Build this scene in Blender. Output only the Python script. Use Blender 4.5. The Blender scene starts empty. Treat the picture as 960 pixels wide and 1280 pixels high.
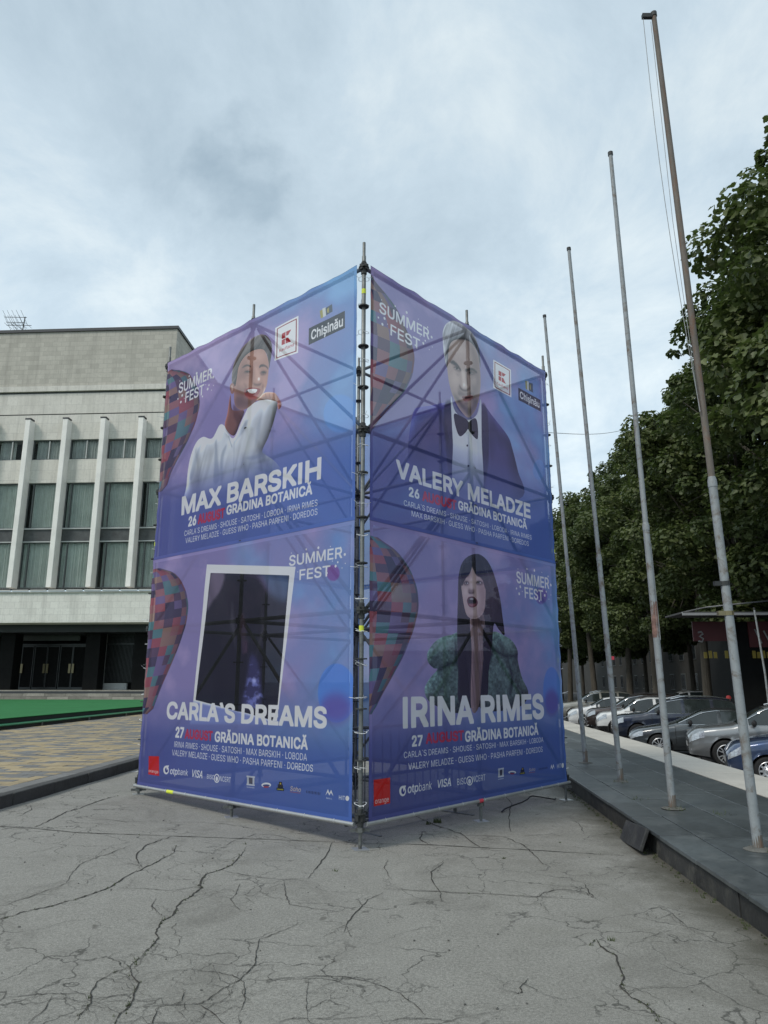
import bpy, bmesh, math, random
import numpy as np
from mathutils import Vector, Matrix, noise as mnoise
R = math.radians
S = bpy.context.scene
COL = S.collection
# ------------------------------------------------------------------ camera
PITCH, F, EYE = R(13.09), 912.0, 1.6
cam_data = bpy.data.cameras.new('camera'); cam = bpy.data.objects.new('camera', cam_data); COL.objects.link(cam)
cam.location = (0, 0, EYE); cam.rotation_euler = (R(90) + PITCH, 0, 0)
cam_data.sensor_fit = 'VERTICAL'; cam_data.sensor_height = 36.0; cam_data.lens = F / 1280 * 36
cam_data.clip_start = 0.05; cam_data.clip_end = 6000
S.camera = cam
# ------------------------------------------------------------------ sky
SUN_EL, SUN_AZ = R(48), R(-128)          # azimuth from +Y (the view) towards +X
world = bpy.data.worlds.new('World'); S.world = world; world.use_nodes = True
nt = world.node_tree; N, LK = nt.nodes, nt.links
bg = N['Background']; bg.inputs['Strength'].default_value = 0.1
sky = N.new('ShaderNodeTexSky'); sky.sky_type = 'NISHITA'; sky.sun_disc = False
sky.sun_elevation = SUN_EL; sky.sun_rotation = SUN_AZ
def wmath(op, a, b=None, c=None):
    n = N.new('ShaderNodeMath'); n.operation = op
    for i, v in enumerate((a, b, c)):
        if v is None: continue
        if hasattr(v, 'links') or hasattr(v, 'is_linked'): LK.new(v, n.inputs[i])
        else: n.inputs[i].default_value = v
    return n.outputs[0]
tc = N.new('ShaderNodeTexCoord'); sp = N.new('ShaderNodeSeparateXYZ'); LK.new(tc.outputs['Generated'], sp.inputs[0])
zz = wmath('ADD', wmath('ABSOLUTE', sp.outputs[2]), 0.22)
cx = wmath('DIVIDE', sp.outputs[0], zz); cy = wmath('DIVIDE', sp.outputs[1], zz)
cv = N.new('ShaderNodeCombineXYZ'); LK.new(cx, cv.inputs[0]); LK.new(cy, cv.inputs[1])
def wnoise(scale, detail, rough, loc):
    m = N.new('ShaderNodeMapping'); m.inputs['Location'].default_value = loc; LK.new(cv.outputs[0], m.inputs[0])
    m.inputs['Scale'].default_value = (1.0, 0.75, 1)
    n = N.new('ShaderNodeTexNoise'); n.inputs['Scale'].default_value = scale; n.inputs['Detail'].default_value = detail
    n.inputs['Roughness'].default_value = rough; n.inputs['Distortion'].default_value = 0.35
    LK.new(m.outputs[0], n.inputs['Vector']); return n.outputs['Fac']
n1 = wnoise(0.95, 9, 0.52, (3.1, 0.4, 0)); n2 = wnoise(3.0, 10, 0.66, (8.2, 5.1, 0))
mixn = wmath('ADD', wmath('MULTIPLY', n1, 0.58), wmath('MULTIPLY', n2, 0.42))
# one denser grey cloud high on the left
_v = (640 - 232) / F; cdir = Vector(((288 - 480) / F, math.cos(PITCH) - _v * math.sin(PITCH), math.sin(PITCH) + _v * math.cos(PITCH))).normalized()
wv = N.new('ShaderNodeTexNoise'); wv.inputs['Scale'].default_value = 7.0; wv.inputs['Detail'].default_value = 6; LK.new(tc.outputs['Generated'], wv.inputs['Vector'])
wb = N.new('ShaderNodeVectorMath'); wb.operation = 'MULTIPLY_ADD'; LK.new(wv.outputs['Color'], wb.inputs[0]); wb.inputs[1].default_value = (0.34, 0.34, 0.34); LK.new(tc.outputs['Generated'], wb.inputs[2])
wc = N.new('ShaderNodeVectorMath'); wc.operation = 'SUBTRACT'; LK.new(wb.outputs[0], wc.inputs[0]); wc.inputs[1].default_value = (0.17, 0.17, 0.17)
wn_ = N.new('ShaderNodeVectorMath'); wn_.operation = 'NORMALIZE'; LK.new(wc.outputs[0], wn_.inputs[0])
dt = N.new('ShaderNodeVectorMath'); dt.operation = 'DOT_PRODUCT'; LK.new(wn_.outputs[0], dt.inputs[0]); dt.inputs[1].default_value = cdir
cl_ = N.new('ShaderNodeMapRange'); LK.new(dt.outputs['Value'], cl_.inputs[0]); cl_.interpolation_type = 'SMOOTHSTEP'; cl_.inputs[1].default_value = math.cos(R(4.2)); cl_.inputs[2].default_value = math.cos(R(0.3)); cl_.inputs[3].default_value = 0; cl_.inputs[4].default_value = 0.085
mixn = wmath('SUBTRACT', mixn, cl_.outputs[0])
ramp = N.new('ShaderNodeValToRGB'); LK.new(mixn, ramp.inputs[0])
cr = ramp.color_ramp
cr.elements[0].position = 0.32; cr.elements[0].color = (4.5, 5.85, 6.95, 1)
cr.elements[1].position = 0.62; cr.elements[1].color = (9.7, 10.8, 11.2, 1)
e = cr.elements.new(0.5); e.color = (7.1, 8.6, 9.7, 1)
# brighter towards the horizon, as a thin overcast is
hz = N.new('ShaderNodeMapRange'); LK.new(sp.outputs[2], hz.inputs[0]); hz.inputs[1].default_value = 0.62; hz.inputs[2].default_value = 0.0
hz.inputs[3].default_value = 0.88; hz.inputs[4].default_value = 1.12
sc_ = N.new('ShaderNodeVectorMath'); sc_.operation = 'SCALE'; LK.new(ramp.outputs[0], sc_.inputs[0]); LK.new(hz.outputs[0], sc_.inputs['Scale'])
mx = N.new('ShaderNodeMix'); mx.data_type = 'RGBA'; mx.inputs[0].default_value = 0.92
LK.new(sky.outputs[0], mx.inputs[6]); LK.new(sc_.outputs[0], mx.inputs[7]); LK.new(mx.outputs[2], bg.inputs[0])
# ------------------------------------------------------------------ sun (veiled by the overcast)
sd = bpy.data.lights.new('sun', 'SUN'); sun = bpy.data.objects.new('sun', sd); COL.objects.link(sun)
sd.energy = 2.0; sd.angle = R(16); sd.color = (1.0, 0.94, 0.86)
sun_dir = Vector((math.sin(SUN_AZ) * math.cos(SUN_EL), math.cos(SUN_AZ) * math.cos(SUN_EL), math.sin(SUN_EL)))
sun.rotation_euler = sun_dir.to_track_quat('Z', 'Y').to_euler()
S.view_settings.view_transform = 'Standard'; S.view_settings.look = 'None'
S.view_settings.exposure = 0.0; S.view_settings.gamma = 1.0
S.cycles.max_bounces = 6; S.cycles.transparent_max_bounces = 24; S.cycles.diffuse_bounces = 3
S.cycles.transmission_bounces = 5; S.cycles.use_denoising = True

# ------------------------------------------------------------------ helpers
def ray(px, py):
    u, v = (px - 480) / F, (640 - py) / F
    return Vector((u, math.cos(PITCH) - v * math.sin(PITCH), math.sin(PITCH) + v * math.cos(PITCH)))
def at_z(px, py, z):
    d = ray(px, py); return Vector((0, 0, EYE)) + d * ((z - EYE) / d.z)
def at_y(px, py, y):
    d = ray(px, py); return Vector((0, 0, EYE)) + d * (y / d.y)
rng = random.Random(7)

class MB:
    """collects simple solids into one mesh"""
    def __init__(s): s.v, s.f, s.m = [], [], []
    def add(s, vs, fs, mi=0):
        o = len(s.v); s.v += [tuple(p) for p in vs]; s.f += [tuple(i + o for i in f) for f in fs]; s.m += [mi] * len(fs)
    def box(s, x0, x1, y0, y1, z0, z1, mi=0, M=None):
        vs = [Vector((x, y, z)) for z in (z0, z1) for y in (y0, y1) for x in (x0, x1)]
        if M is not None: vs = [M @ v for v in vs]
        s.add(vs, [(0, 2, 3, 1), (4, 5, 7, 6), (0, 1, 5, 4), (2, 6, 7, 3), (0, 4, 6, 2), (1, 3, 7, 5)], mi)
    def tube(s, pts, r, n=8, mi=0, cap=True):
        pts = [Vector(p) for p in pts]; rs = r if isinstance(r, (list, tuple)) else [r] * len(pts)
        vs = []; up = Vector((0, 0, 1))
        for i, p in enumerate(pts):
            t = (pts[min(i + 1, len(pts) - 1)] - pts[max(i - 1, 0)]).normalized()
            a = t.cross(Vector((0.13, 0.97, 0.2)) if abs(t.z) > 0.9 else up).normalized(); b = t.cross(a)
            for k in range(n):
                w = 2 * math.pi * k / n; vs.append(p + (a * math.cos(w) + b * math.sin(w)) * rs[i])
        fs = [(i * n + k, i * n + (k + 1) % n, (i + 1) * n + (k + 1) % n, (i + 1) * n + k) for i in range(len(pts) - 1) for k in range(n)]
        if cap: fs += [tuple(range(n))[::-1], tuple((len(pts) - 1) * n + k for k in range(n))]
        s.add(vs, fs, mi)
    def lathe(s, prof, n=24, M=None, mi=0):
        """prof: (radius, height) pairs turned about local Z"""
        vs = [Vector((r * math.cos(2 * math.pi * k / n), r * math.sin(2 * math.pi * k / n), h)) for r, h in prof for k in range(n)]
        if M is not None: vs = [M @ v for v in vs]
        s.add(vs, [(i * n + k, i * n + (k + 1) % n, (i + 1) * n + (k + 1) % n, (i + 1) * n + k) for i in range(len(prof) - 1) for k in range(n)], mi)
    def build(s, name, mats, parent=None, smooth=False, bevel=0.0):
        me = bpy.data.meshes.new(name); me.from_pydata(s.v, [], s.f)
        if not isinstance(mats, (list, tuple)): mats = [mats]
        for m in mats: me.materials.append(m)
        me.polygons.foreach_set('material_index', s.m)
        bm = bmesh.new(); bm.from_mesh(me); bmesh.ops.recalc_face_normals(bm, faces=bm.faces)
        if bevel: bmesh.ops.bevel(bm, geom=bm.edges[:], offset=bevel, segments=1, affect='EDGES')
        bm.to_mesh(me); bm.free()
        if smooth: 
            me.polygons.foreach_set('use_smooth', [True] * len(me.polygons))
            if hasattr(me, 'set_sharp_from_angle'): me.set_sharp_from_angle(angle=R(38))
        return link(name, me, parent)
def link(name, me, parent=None):
    o = bpy.data.objects.new(name, me); COL.objects.link(o)
    if parent: o.parent = parent
    return o
def empty(name, loc=(0, 0, 0), rz=0.0):
    o = bpy.data.objects.new(name, None); COL.objects.link(o); o.location = loc; o.rotation_euler = (0, 0, rz); o.empty_display_size = 0.3
    return o
def tag(o, label, cat, group=None):
    o['label'] = label; o['category'] = cat
    if group: o['group'] = group
    return o
def kind(o, k): o['kind'] = k; return o
def copy_tree(o, parent=None):
    c = o.copy(); COL.objects.link(c)
    if parent: c.parent = parent
    for ch in list(o.children): copy_tree(ch, c)
    return c

# ------------------------------------------------------------------ materials
class NT:
    def __init__(s, name):
        s.mat = bpy.data.materials.new(name); s.mat.use_nodes = True
        s.t = s.mat.node_tree; s.b = s.t.nodes['Principled BSDF']; s.out = s.t.nodes['Material Output']
    def n(s, typ, **kw):
        nd = s.t.nodes.new(typ)
        for k, v in kw.items(): setattr(nd, k, v)
        return nd
    def l(s, a, b): s.t.links.new(a, b)
    def coords(s, scale=(1, 1, 1), which='Object'):
        t = s.n('ShaderNodeTexCoord'); m = s.n('ShaderNodeMapping'); m.inputs['Scale'].default_value = scale
        s.l(t.outputs[which], m.inputs[0]); return m.outputs[0]
    def pos(s, scale=(1, 1, 1)):
        t = s.n('ShaderNodeNewGeometry'); m = s.n('ShaderNodeMapping'); m.inputs['Scale'].default_value = scale
        s.l(t.outputs['Position'], m.inputs[0]); return m.outputs[0]
    def noise(s, vec, scale, detail=5, rough=0.55, dist=0.0):
        n = s.n('ShaderNodeTexNoise'); n.inputs['Scale'].default_value = scale; n.inputs['Detail'].default_value = detail
        n.inputs['Roughness'].default_value = rough; n.inputs['Distortion'].default_value = dist; s.l(vec, n.inputs['Vector']); return n.outputs['Fac']
    def ramp(s, fac, stops):
        r = s.n('ShaderNodeValToRGB'); s.l(fac, r.inputs[0]); c = r.color_ramp
        c.elements[0].position, c.elements[1].position = stops[0][0], stops[-1][0]
        c.elements[0].color, c.elements[1].color = (*stops[0][1], 1), (*stops[-1][1], 1)
        for p, k in stops[1:-1]: c.elements.new(p).color = (*k, 1)
        return r.outputs[0]
    def mix(s, fac, a, b, mode='MIX'):
        m = s.n('ShaderNodeMix'); m.data_type = 'RGBA'; m.blend_type = mode
        for i, v in ((0, fac), (6, a), (7, b)):
            if isinstance(v, (int, float)): m.inputs[i].default_value = v
            elif isinstance(v, tuple): m.inputs[i].default_value = (*v, 1)
            else: s.l(v, m.inputs[i])
        return m.outputs[2]
    def bump(s, h, strength=0.3, dist=0.01):
        b = s.n('ShaderNodeBump'); b.inputs['Strength'].default_value = strength; b.inputs['Distance'].default_value = dist
        s.l(h, b.inputs['Height']); s.l(b.outputs[0], s.b.inputs['Normal'])
    def random(s): return s.n('ShaderNodeObjectInfo').outputs['Random']

def simple(name, col, rough=0.6, metal=0.0, var=0.25, scale=3.0, bump=0.0, spec=0.5, stretch=(1, 1, 1), coat=0.0, objvar=0.0, dirt=None):
    n = NT(name); p = n.pos(stretch)
    a = n.noise(p, scale, 6, 0.6); b = n.noise(p, scale * 9, 4, 0.6)
    c1 = tuple(c * (1 - var) for c in col); c2 = tuple(min(1, c * (1 + var)) for c in col)
    c = n.ramp(a, [(0.3, c1), (0.7, c2)])
    c = n.mix(0.25 if var else 0, c, n.ramp(b, [(0.35, c1), (0.65, c2)]))
    if dirt: c = n.mix(n.ramp(n.noise(p, scale * 1.7, 8, 0.7, 0.6), [(0.5, (0, 0, 0)), (0.68, (1, 1, 1))]), c, dirt)
    if objvar:
        m = n.n('ShaderNodeMapRange'); n.l(n.random(), m.inputs[0]); m.inputs[3].default_value = 1 - objvar; m.inputs[4].default_value = 1 + objvar
        vm = n.n('ShaderNodeVectorMath', operation='SCALE'); n.l(c, vm.inputs[0]); n.l(m.outputs[0], vm.inputs['Scale']); c = vm.outputs[0]
    n.l(c, n.b.inputs['Base Color']); n.b.inputs['Roughness'].default_value = rough; n.b.inputs['Metallic'].default_value = metal
    n.b.inputs['Specular IOR Level'].default_value = spec; n.b.inputs['Coat Weight'].default_value = coat; n.b.inputs['Coat Roughness'].default_value = 0.05
    if bump: n.bump(b, bump, 0.01)
    return n.mat

def concrete_ground():
    n = NT('worn_concrete'); p = n.pos()
    big = n.noise(p, 0.45, 6, 0.6, 0.5); mid = n.noise(p, 2.6, 8, 0.65); fine = n.noise(p, 55, 6, 0.8); grit = n.noise(p, 190, 3, 0.7)
    c = n.ramp(big, [(0.34, (0.165, 0.163, 0.152)), (0.5, (0.245, 0.242, 0.228)), (0.66, (0.315, 0.31, 0.292))])
    c = n.mix(0.45, c, n.ramp(mid, [(0.36, (0.145, 0.142, 0.130)), (0.64, (0.34, 0.335, 0.315))]))
    c = n.mix(0.55, c, n.ramp(fine, [(0.40, (0.10, 0.098, 0.092)), (0.60, (0.40, 0.393, 0.372))]))
    c = n.mix(0.35, c, n.ramp(grit, [(0.40, (0.08, 0.08, 0.074)), (0.60, (0.44, 0.435, 0.41))]))
    # damp brownish staining by the terrace kerb: grows with x
    g = n.n('ShaderNodeNewGeometry'); sx = n.n('ShaderNodeSeparateXYZ'); n.l(g.outputs['Position'], sx.inputs[0])
    m = n.n('ShaderNodeMapRange'); n.l(sx.outputs[0], m.inputs[0]); m.inputs[1].default_value = 0.2; m.inputs[2].default_value = 2.5
    mm = n.n('ShaderNodeMath', operation='MULTIPLY'); n.l(m.outputs[0], mm.inputs[0])
    n.l(n.ramp(n.noise(p, 1.3, 9, 0.7, 0.8), [(0.40, (0, 0, 0)), (0.66, (1, 1, 1))]), mm.inputs[1])
    c = n.mix(mm.outputs[0], c, n.mix(0.5, c, (0.075, 0.07, 0.05)))
    # hairline crazing
    v = n.n('ShaderNodeTexVoronoi', feature='DISTANCE_TO_EDGE'); v.inputs['Scale'].default_value = 1.9
    wn = n.n('ShaderNodeTexNoise'); wn.inputs['Scale'].default_value = 2.2; wn.inputs['Detail'].default_value = 7; n.l(p, wn.inputs['Vector'])
    vm = n.n('ShaderNodeVectorMath', operation='SCALE'); vm.inputs['Scale'].default_value = 0.7; n.l(wn.outputs['Color'], vm.inputs[0])
    va = n.n('ShaderNodeVectorMath', operation='ADD'); n.l(p, va.inputs[0]); n.l(vm.outputs[0], va.inputs[1]); n.l(va.outputs[0], v.inputs['Vector'])
    hair = n.ramp(v.outputs['Distance'], [(0.0, (1, 1, 1)), (0.008, (0.7, 0.7, 0.7)), (0.015, (0, 0, 0))])
    gate = n.ramp(n.noise(p, 0.8, 3, 0.5), [(0.46, (0, 0, 0)), (0.54, (0.85, 0.85, 0.85))])
    hm = n.n('ShaderNodeMath', operation='MULTIPLY'); n.l(hair, hm.inputs[0]); n.l(gate, hm.inputs[1])
    c = n.mix(hm.outputs[0], c, (0.05, 0.05, 0.045))
    # grime washed against the foot of the terrace wall, and a few old spills
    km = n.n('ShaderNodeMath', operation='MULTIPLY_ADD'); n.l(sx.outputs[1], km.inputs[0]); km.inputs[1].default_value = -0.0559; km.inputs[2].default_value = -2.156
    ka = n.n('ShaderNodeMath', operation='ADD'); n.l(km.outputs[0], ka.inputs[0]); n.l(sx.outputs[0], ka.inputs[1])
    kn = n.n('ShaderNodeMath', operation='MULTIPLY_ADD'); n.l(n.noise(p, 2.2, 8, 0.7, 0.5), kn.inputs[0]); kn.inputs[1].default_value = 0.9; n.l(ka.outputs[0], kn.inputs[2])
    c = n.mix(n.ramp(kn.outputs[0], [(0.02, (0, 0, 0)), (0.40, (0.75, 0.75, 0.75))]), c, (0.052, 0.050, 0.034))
    c = n.mix(n.ramp(n.noise(p, 0.7, 9, 0.72, 1.2), [(0.52, (0, 0, 0)), (0.66, (0.34, 0.34, 0.34))]), c, (0.09, 0.086, 0.075))
    c = n.mix(n.ramp(n.noise(p, 5.5, 3, 0.5), [(0.70, (0, 0, 0)), (0.74, (0.6, 0.6, 0.6))]), c, (0.06, 0.058, 0.05))
    n.l(n.mix(1.0, c, (0.97, 0.965, 0.92), 'MULTIPLY'), n.b.inputs['Base Color']); n.b.inputs['Roughness'].default_value = 0.9
    n.bump(fine, 0.8, 0.008); return n.mat

def cladding(name, c1, c2, mortar, bw, bh, var=0.15):
    n = NT(name); co = n.coords()
    rot = n.n('ShaderNodeMapping'); rot.inputs['Rotation'].default_value = (R(90), 0, 0)
    sw = n.n('ShaderNodeSeparateXYZ'); n.l(co, sw.inputs[0]); cb = n.n('ShaderNodeCombineXYZ')
    ad = n.n('ShaderNodeMath', operation='ADD'); n.l(sw.outputs[0], ad.inputs[0]); n.l(sw.outputs[1], ad.inputs[1])
    n.l(ad.outputs[0], cb.inputs[0]); n.l(sw.outputs[2], cb.inputs[1])
    b = n.n('ShaderNodeTexBrick'); n.l(cb.outputs[0], b.inputs['Vector'])
    b.inputs['Color1'].default_value = (*c1, 1); b.inputs['Color2'].default_value = (*c2, 1); b.inputs['Mortar'].default_value = (*mortar, 1)
    b.inputs['Scale'].default_value = 1; b.inputs['Brick Width'].default_value = bw; b.inputs['Row Height'].default_value = bh
    b.inputs['Mortar Size'].default_value = 0.012; b.inputs['Mortar Smooth'].default_value = 0.3; b.inputs['Bias'].default_value = -0.2
    a = n.noise(cb.outputs[0], 0.7, 8, 0.65, 0.6); d = n.noise(cb.outputs[0], 6, 6, 0.7)
    c = n.mix(0.33, b.outputs['Color'], n.ramp(a, [(0.3, tuple(x * (1 - var * 1.6) for x in c1)), (0.7, tuple(min(1, x * (1 + var)) for x in c1))]))
    stm = n.n('ShaderNodeMapping'); stm.inputs['Scale'].default_value = (2.2, 0.10, 1); n.l(cb.outputs[0], stm.inputs[0])
    c = n.mix(n.ramp(n.noise(stm.outputs[0], 1.0, 8, 0.7), [(0.48, (0, 0, 0)), (0.72, (0.6, 0.6, 0.6))]), c, tuple(x * 0.55 for x in c1))
    c = n.mix(n.ramp(d, [(0.5, (0, 0, 0)), (0.75, (0.5, 0.5, 0.5))]), c, tuple(x * 0.6 for x in c1))
    n.l(c, n.b.inputs['Base Color']); n.b.inputs['Roughness'].default_value = 0.85; n.bump(d, 0.35, 0.03); return n.mat

def glass(name, tint=(0.75, 0.85, 0.82), amount=0.62):
    n = NT(name); n.b.inputs['Base Color'].default_value = (0.02, 0.025, 0.025, 1); n.b.inputs['Roughness'].default_value = 0.04
    tr = n.n('ShaderNodeBsdfTransparent'); tr.inputs[0].default_value = (*tint, 1); ms = n.n('ShaderNodeMixShader'); ms.inputs[0].default_value = amount
    n.l(n.b.outputs[0], ms.inputs[1]); n.l(tr.outputs[0], ms.inputs[2]); n.l(ms.outputs[0], n.out.inputs[0]); return n.mat

def leafmat(name, dark, light):
    n = NT(name); p = n.pos()
    c = n.ramp(n.noise(p, 0.9, 4, 0.6), [(0.32, dark), (0.68, light)])
    at = n.n('ShaderNodeAttribute'); at.attribute_name = 'shade'
    c = n.mix(at.outputs['Fac'], n.mix(0.6, c, dark), n.mix(0.5, c, light))
    n.l(c, n.b.inputs['Base Color']); n.b.inputs['Roughness'].default_value = 0.5; n.b.inputs['Specular IOR Level'].default_value = 0.35
    tl = n.n('ShaderNodeBsdfTranslucent'); n.l(n.mix(0.5, c, (0.10, 0.17, 0.03)), tl.inputs[0]); ms = n.n('ShaderNodeMixShader'); ms.inputs[0].default_value = 0.28
    n.l(n.b.outputs[0], ms.inputs[1]); n.l(tl.outputs[0], ms.inputs[2]); n.l(ms.outputs[0], n.out.inputs[0]); return n.mat

M = dict(
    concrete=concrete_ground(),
    crack=simple('crack_dirt', (0.036, 0.034, 0.029), 1.0, var=0.4, scale=20),
    joint=simple('joint_dirt', (0.05, 0.048, 0.04), 1.0, var=0.5, scale=9),
    asphalt=simple('asphalt', (0.055, 0.056, 0.058), 0.9, var=0.3, scale=2.0, bump=0.3),
    terrain=simple('far_ground', (0.10, 0.11, 0.09), 0.95, var=0.3, scale=0.1),
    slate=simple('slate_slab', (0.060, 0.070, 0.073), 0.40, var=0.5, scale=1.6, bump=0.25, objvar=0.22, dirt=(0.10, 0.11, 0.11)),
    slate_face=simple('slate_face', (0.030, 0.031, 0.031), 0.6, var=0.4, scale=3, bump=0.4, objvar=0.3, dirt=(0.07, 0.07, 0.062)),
    mortar=simple('mortar_bed', (0.11, 0.11, 0.10), 0.95, var=0.4, scale=8, bump=0.4),
    lime=simple('pale_stone', (0.47, 0.45, 0.40), 0.8, var=0.12, scale=2, bump=0.2, objvar=0.07),
    lowpave=simple('lower_pavement', (0.20, 0.20, 0.20), 0.9, var=0.2, scale=1.5, bump=0.2),
    kerb=simple('dark_kerb_stone', (0.05, 0.05, 0.048), 0.75, var=0.4, scale=4, bump=0.4, objvar=0.25),
    pave_y=simple('ochre_paver', (0.31, 0.25, 0.15), 0.85, var=0.22, scale=5, bump=0.2, objvar=0.12),
    pave_g=simple('grey_paver', (0.155, 0.155, 0.15), 0.85, var=0.22, scale=5, bump=0.2, objvar=0.15),
    pave_bed=simple('paver_sand', (0.09, 0.085, 0.07), 0.95, var=0.3, scale=5),
    green=simple('green_carpet', (0.032, 0.155, 0.055), 0.95, var=0.14, scale=1.2, bump=0.3, spec=0.15),
    green_edge=simple('green_vinyl', (0.02, 0.17, 0.08), 0.35, var=0.1, scale=2),
    blackwood=simple('black_skirt', (0.012, 0.013, 0.012), 0.7, var=0.2),
    clad=cladding('limestone_cladding', (0.50, 0.48, 0.42), (0.36, 0.345, 0.30), (0.27, 0.26, 0.23), 0.66, 0.36),
    clad_band=cladding('white_stone_band', (0.76, 0.745, 0.69), (0.64, 0.62, 0.57), (0.47, 0.46, 0.43), 0.6, 0.42, 0.14),
    plaster=cladding('pale_wall_stone', (0.66, 0.64, 0.58), (0.57, 0.55, 0.49), (0.41, 0.40, 0.37), 0.8, 0.7),
    pilaster=simple('white_pilaster', (0.80, 0.785, 0.74), 0.7, var=0.1, scale=1.2, bump=0.15),
    spandrel=simple('dark_spandrel', (0.055, 0.06, 0.06), 0.5, var=0.45, scale=2.5),
    coping=simple('roof_coping', (0.03, 0.035, 0.04), 0.5, var=0.2),
    win_frame=simple('window_frame', (0.09, 0.10, 0.10), 0.5, var=0.2),
    pale_frame=simple('pale_frame', (0.42, 0.44, 0.43), 0.5, var=0.1),
    curtain=simple('teal_curtain', (0.70, 0.76, 0.73), 0.9, var=0.2, scale=0.6),
    curtain_w=simple('grey_curtain', (0.55, 0.58, 0.57), 0.9, var=0.2, scale=0.6),
    room=simple('dark_room', (0.06, 0.065, 0.063), 0.9, var=0.1),
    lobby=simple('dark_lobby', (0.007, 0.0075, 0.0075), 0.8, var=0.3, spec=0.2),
    soffit=simple('soffit', (0.26, 0.26, 0.25), 0.8, var=0.15),
    step=simple('step_stone', (0.25, 0.24, 0.205), 0.85, var=0.3, scale=2, bump=0.3, objvar=0.25),
    brass=simple('brass', (0.22, 0.19, 0.11), 0.35, metal=0.6, var=0.1),
    door_metal=simple('door_frame_metal', (0.06, 0.065, 0.065), 0.4, metal=0.5, var=0.2),
    steel=simple('galvanised_tube', (0.16, 0.17, 0.165), 0.5, metal=0.55, var=0.3, scale=6, dirt=(0.10, 0.10, 0.095)),
    steel_lt=simple('aluminium_tube', (0.40, 0.41, 0.41), 0.4, metal=0.6, var=0.12, scale=4),
    steel_dk=simple('dark_coupler', (0.045, 0.048, 0.048), 0.6, metal=0.4, var=0.3, scale=10),
    tie=simple('white_cable_tie', (0.72, 0.74, 0.76), 0.5, var=0.05),
    tape=simple('yellow_tape', (0.62, 0.70, 0.05), 0.6, var=0.1),
    redtape=simple('red_tape', (0.6, 0.05, 0.08), 0.6, var=0.1),
    pole=simple('grey_pole_paint', (0.25, 0.275, 0.285), 0.55, var=0.15, scale=5, dirt=(0.12, 0.09, 0.065)),
    pole_rust=simple('weathered_pole_top', (0.13, 0.115, 0.098), 0.75, var=0.35, scale=2.5, stretch=(4, 4, 1), dirt=(0.16, 0.085, 0.05)),
    rope=simple('halyard', (0.30, 0.31, 0.31), 0.8, var=0.1),
    bark=simple('plane_bark', (0.075, 0.066, 0.052), 0.9, var=0.4, scale=2.5, bump=0.5, stretch=(2, 2, 0.6)),
    leaf=leafmat('plane_leaf', (0.032, 0.050, 0.018), (0.155, 0.185, 0.066)),
    leaf2=leafmat('lime_leaf', (0.028, 0.046, 0.017), (0.125, 0.155, 0.056)),
    grass=simple('weed_green', (0.055, 0.075, 0.025), 0.8, var=0.4, scale=30),
    tyre=simple('tyre_rubber', (0.012, 0.012, 0.012), 0.8, var=0.2),
    rim=simple('alloy_rim', (0.62, 0.63, 0.64), 0.3, metal=0.7, var=0.06),
    rim_dk=simple('black_rim', (0.02, 0.02, 0.022), 0.35, metal=0.4, var=0.1),
    car_glass=simple('car_glass', (0.022, 0.028, 0.028), 0.06, var=0.3, spec=0.8),
    chrome=simple('chrome_trim', (0.70, 0.71, 0.72), 0.15, metal=0.95, var=0.03),
    plastic=simple('black_plastic', (0.014, 0.014, 0.015), 0.6, var=0.2),
    lamp=simple('headlamp_lens', (0.42, 0.45, 0.48), 0.08, metal=0.3, var=0.45, scale=22, spec=0.8),
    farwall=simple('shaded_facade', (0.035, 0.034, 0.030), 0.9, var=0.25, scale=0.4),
    farglass=simple('far_window_glass', (0.02, 0.024, 0.028), 0.1, var=0.2),
    awning=simple('awning_cloth', (0.05, 0.05, 0.052), 0.8, var=0.2),
    awning_edge=simple('awning_edge', (0.30, 0.31, 0.32), 0.6, var=0.1),
    redsign=simple('red_sign', (0.085, 0.012, 0.016), 0.5, var=0.15),
    whitesign=simple('white_print', (0.30, 0.30, 0.30), 0.5, var=0.05),
    yellowsign=simple('yellow_print', (0.28, 0.21, 0.03), 0.5, var=0.1),
    skin=simple('skin', (0.42, 0.25, 0.18), 0.6, var=0.08),
    redcap=simple('red_cap_cloth', (0.30, 0.03, 0.03), 0.8, var=0.1),
    darkcloth=simple('dark_cloth', (0.02, 0.02, 0.025), 0.9, var=0.2),
)
# ------------------------------------------------------------------ ground, terrace, plaza
A = R(3.2); TA = math.tan(A)                 # the square, terrace and palace share axes turned 3.2 degrees
EX, EY = Vector((math.cos(A), -math.sin(A), 0)), Vector((math.sin(A), math.cos(A), 0))
def gz(x, y):
    k = max(0.0, -x); return 0.036 * k * min(1, max(0, (y - 2.5) / 5)) - 0.012 * math.exp(-((x - 1.6) ** 2 + (y - 8) ** 2) / 3)
def kerb_x(y): return 2.156 + 0.0559 * y     # foot of the terrace wall
def lkerb_x(y): return -4.94 + 0.0559 * y    # foot of the plaza kerb
def grid_sheet(name, xs, ys, zf, mat, xf=lambda x, y: x):
    v = [(xf(x, y), y, zf(xf(x, y), y)) for y in ys for x in xs]; n = len(xs)
    f = [(j * n + i, j * n + i + 1, (j + 1) * n + i + 1, (j + 1) * n + i) for j in range(len(ys) - 1) for i in range(n - 1)]
    me = bpy.data.meshes.new(name); me.from_pydata(v, [], f); me.materials.append(mat); return kind(link(name, me), 'structure')
frac = [i / 40 for i in range(41)]
ysg = [-6 + 0.5 * i for i in range(60)] + [24 + 4 * i for i in range(20)]
def wob(x, y): return 0.006 * mnoise.noise(Vector((x * 0.8, y * 0.8, 1)))
grid_sheet('concrete_forecourt', frac, ysg, lambda x, y: gz(x, y) + wob(x, y), M['concrete'], lambda s, y: lkerb_x(y) - 0.05 + s * (kerb_x(y) + 0.1 - lkerb_x(y)))
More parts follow.
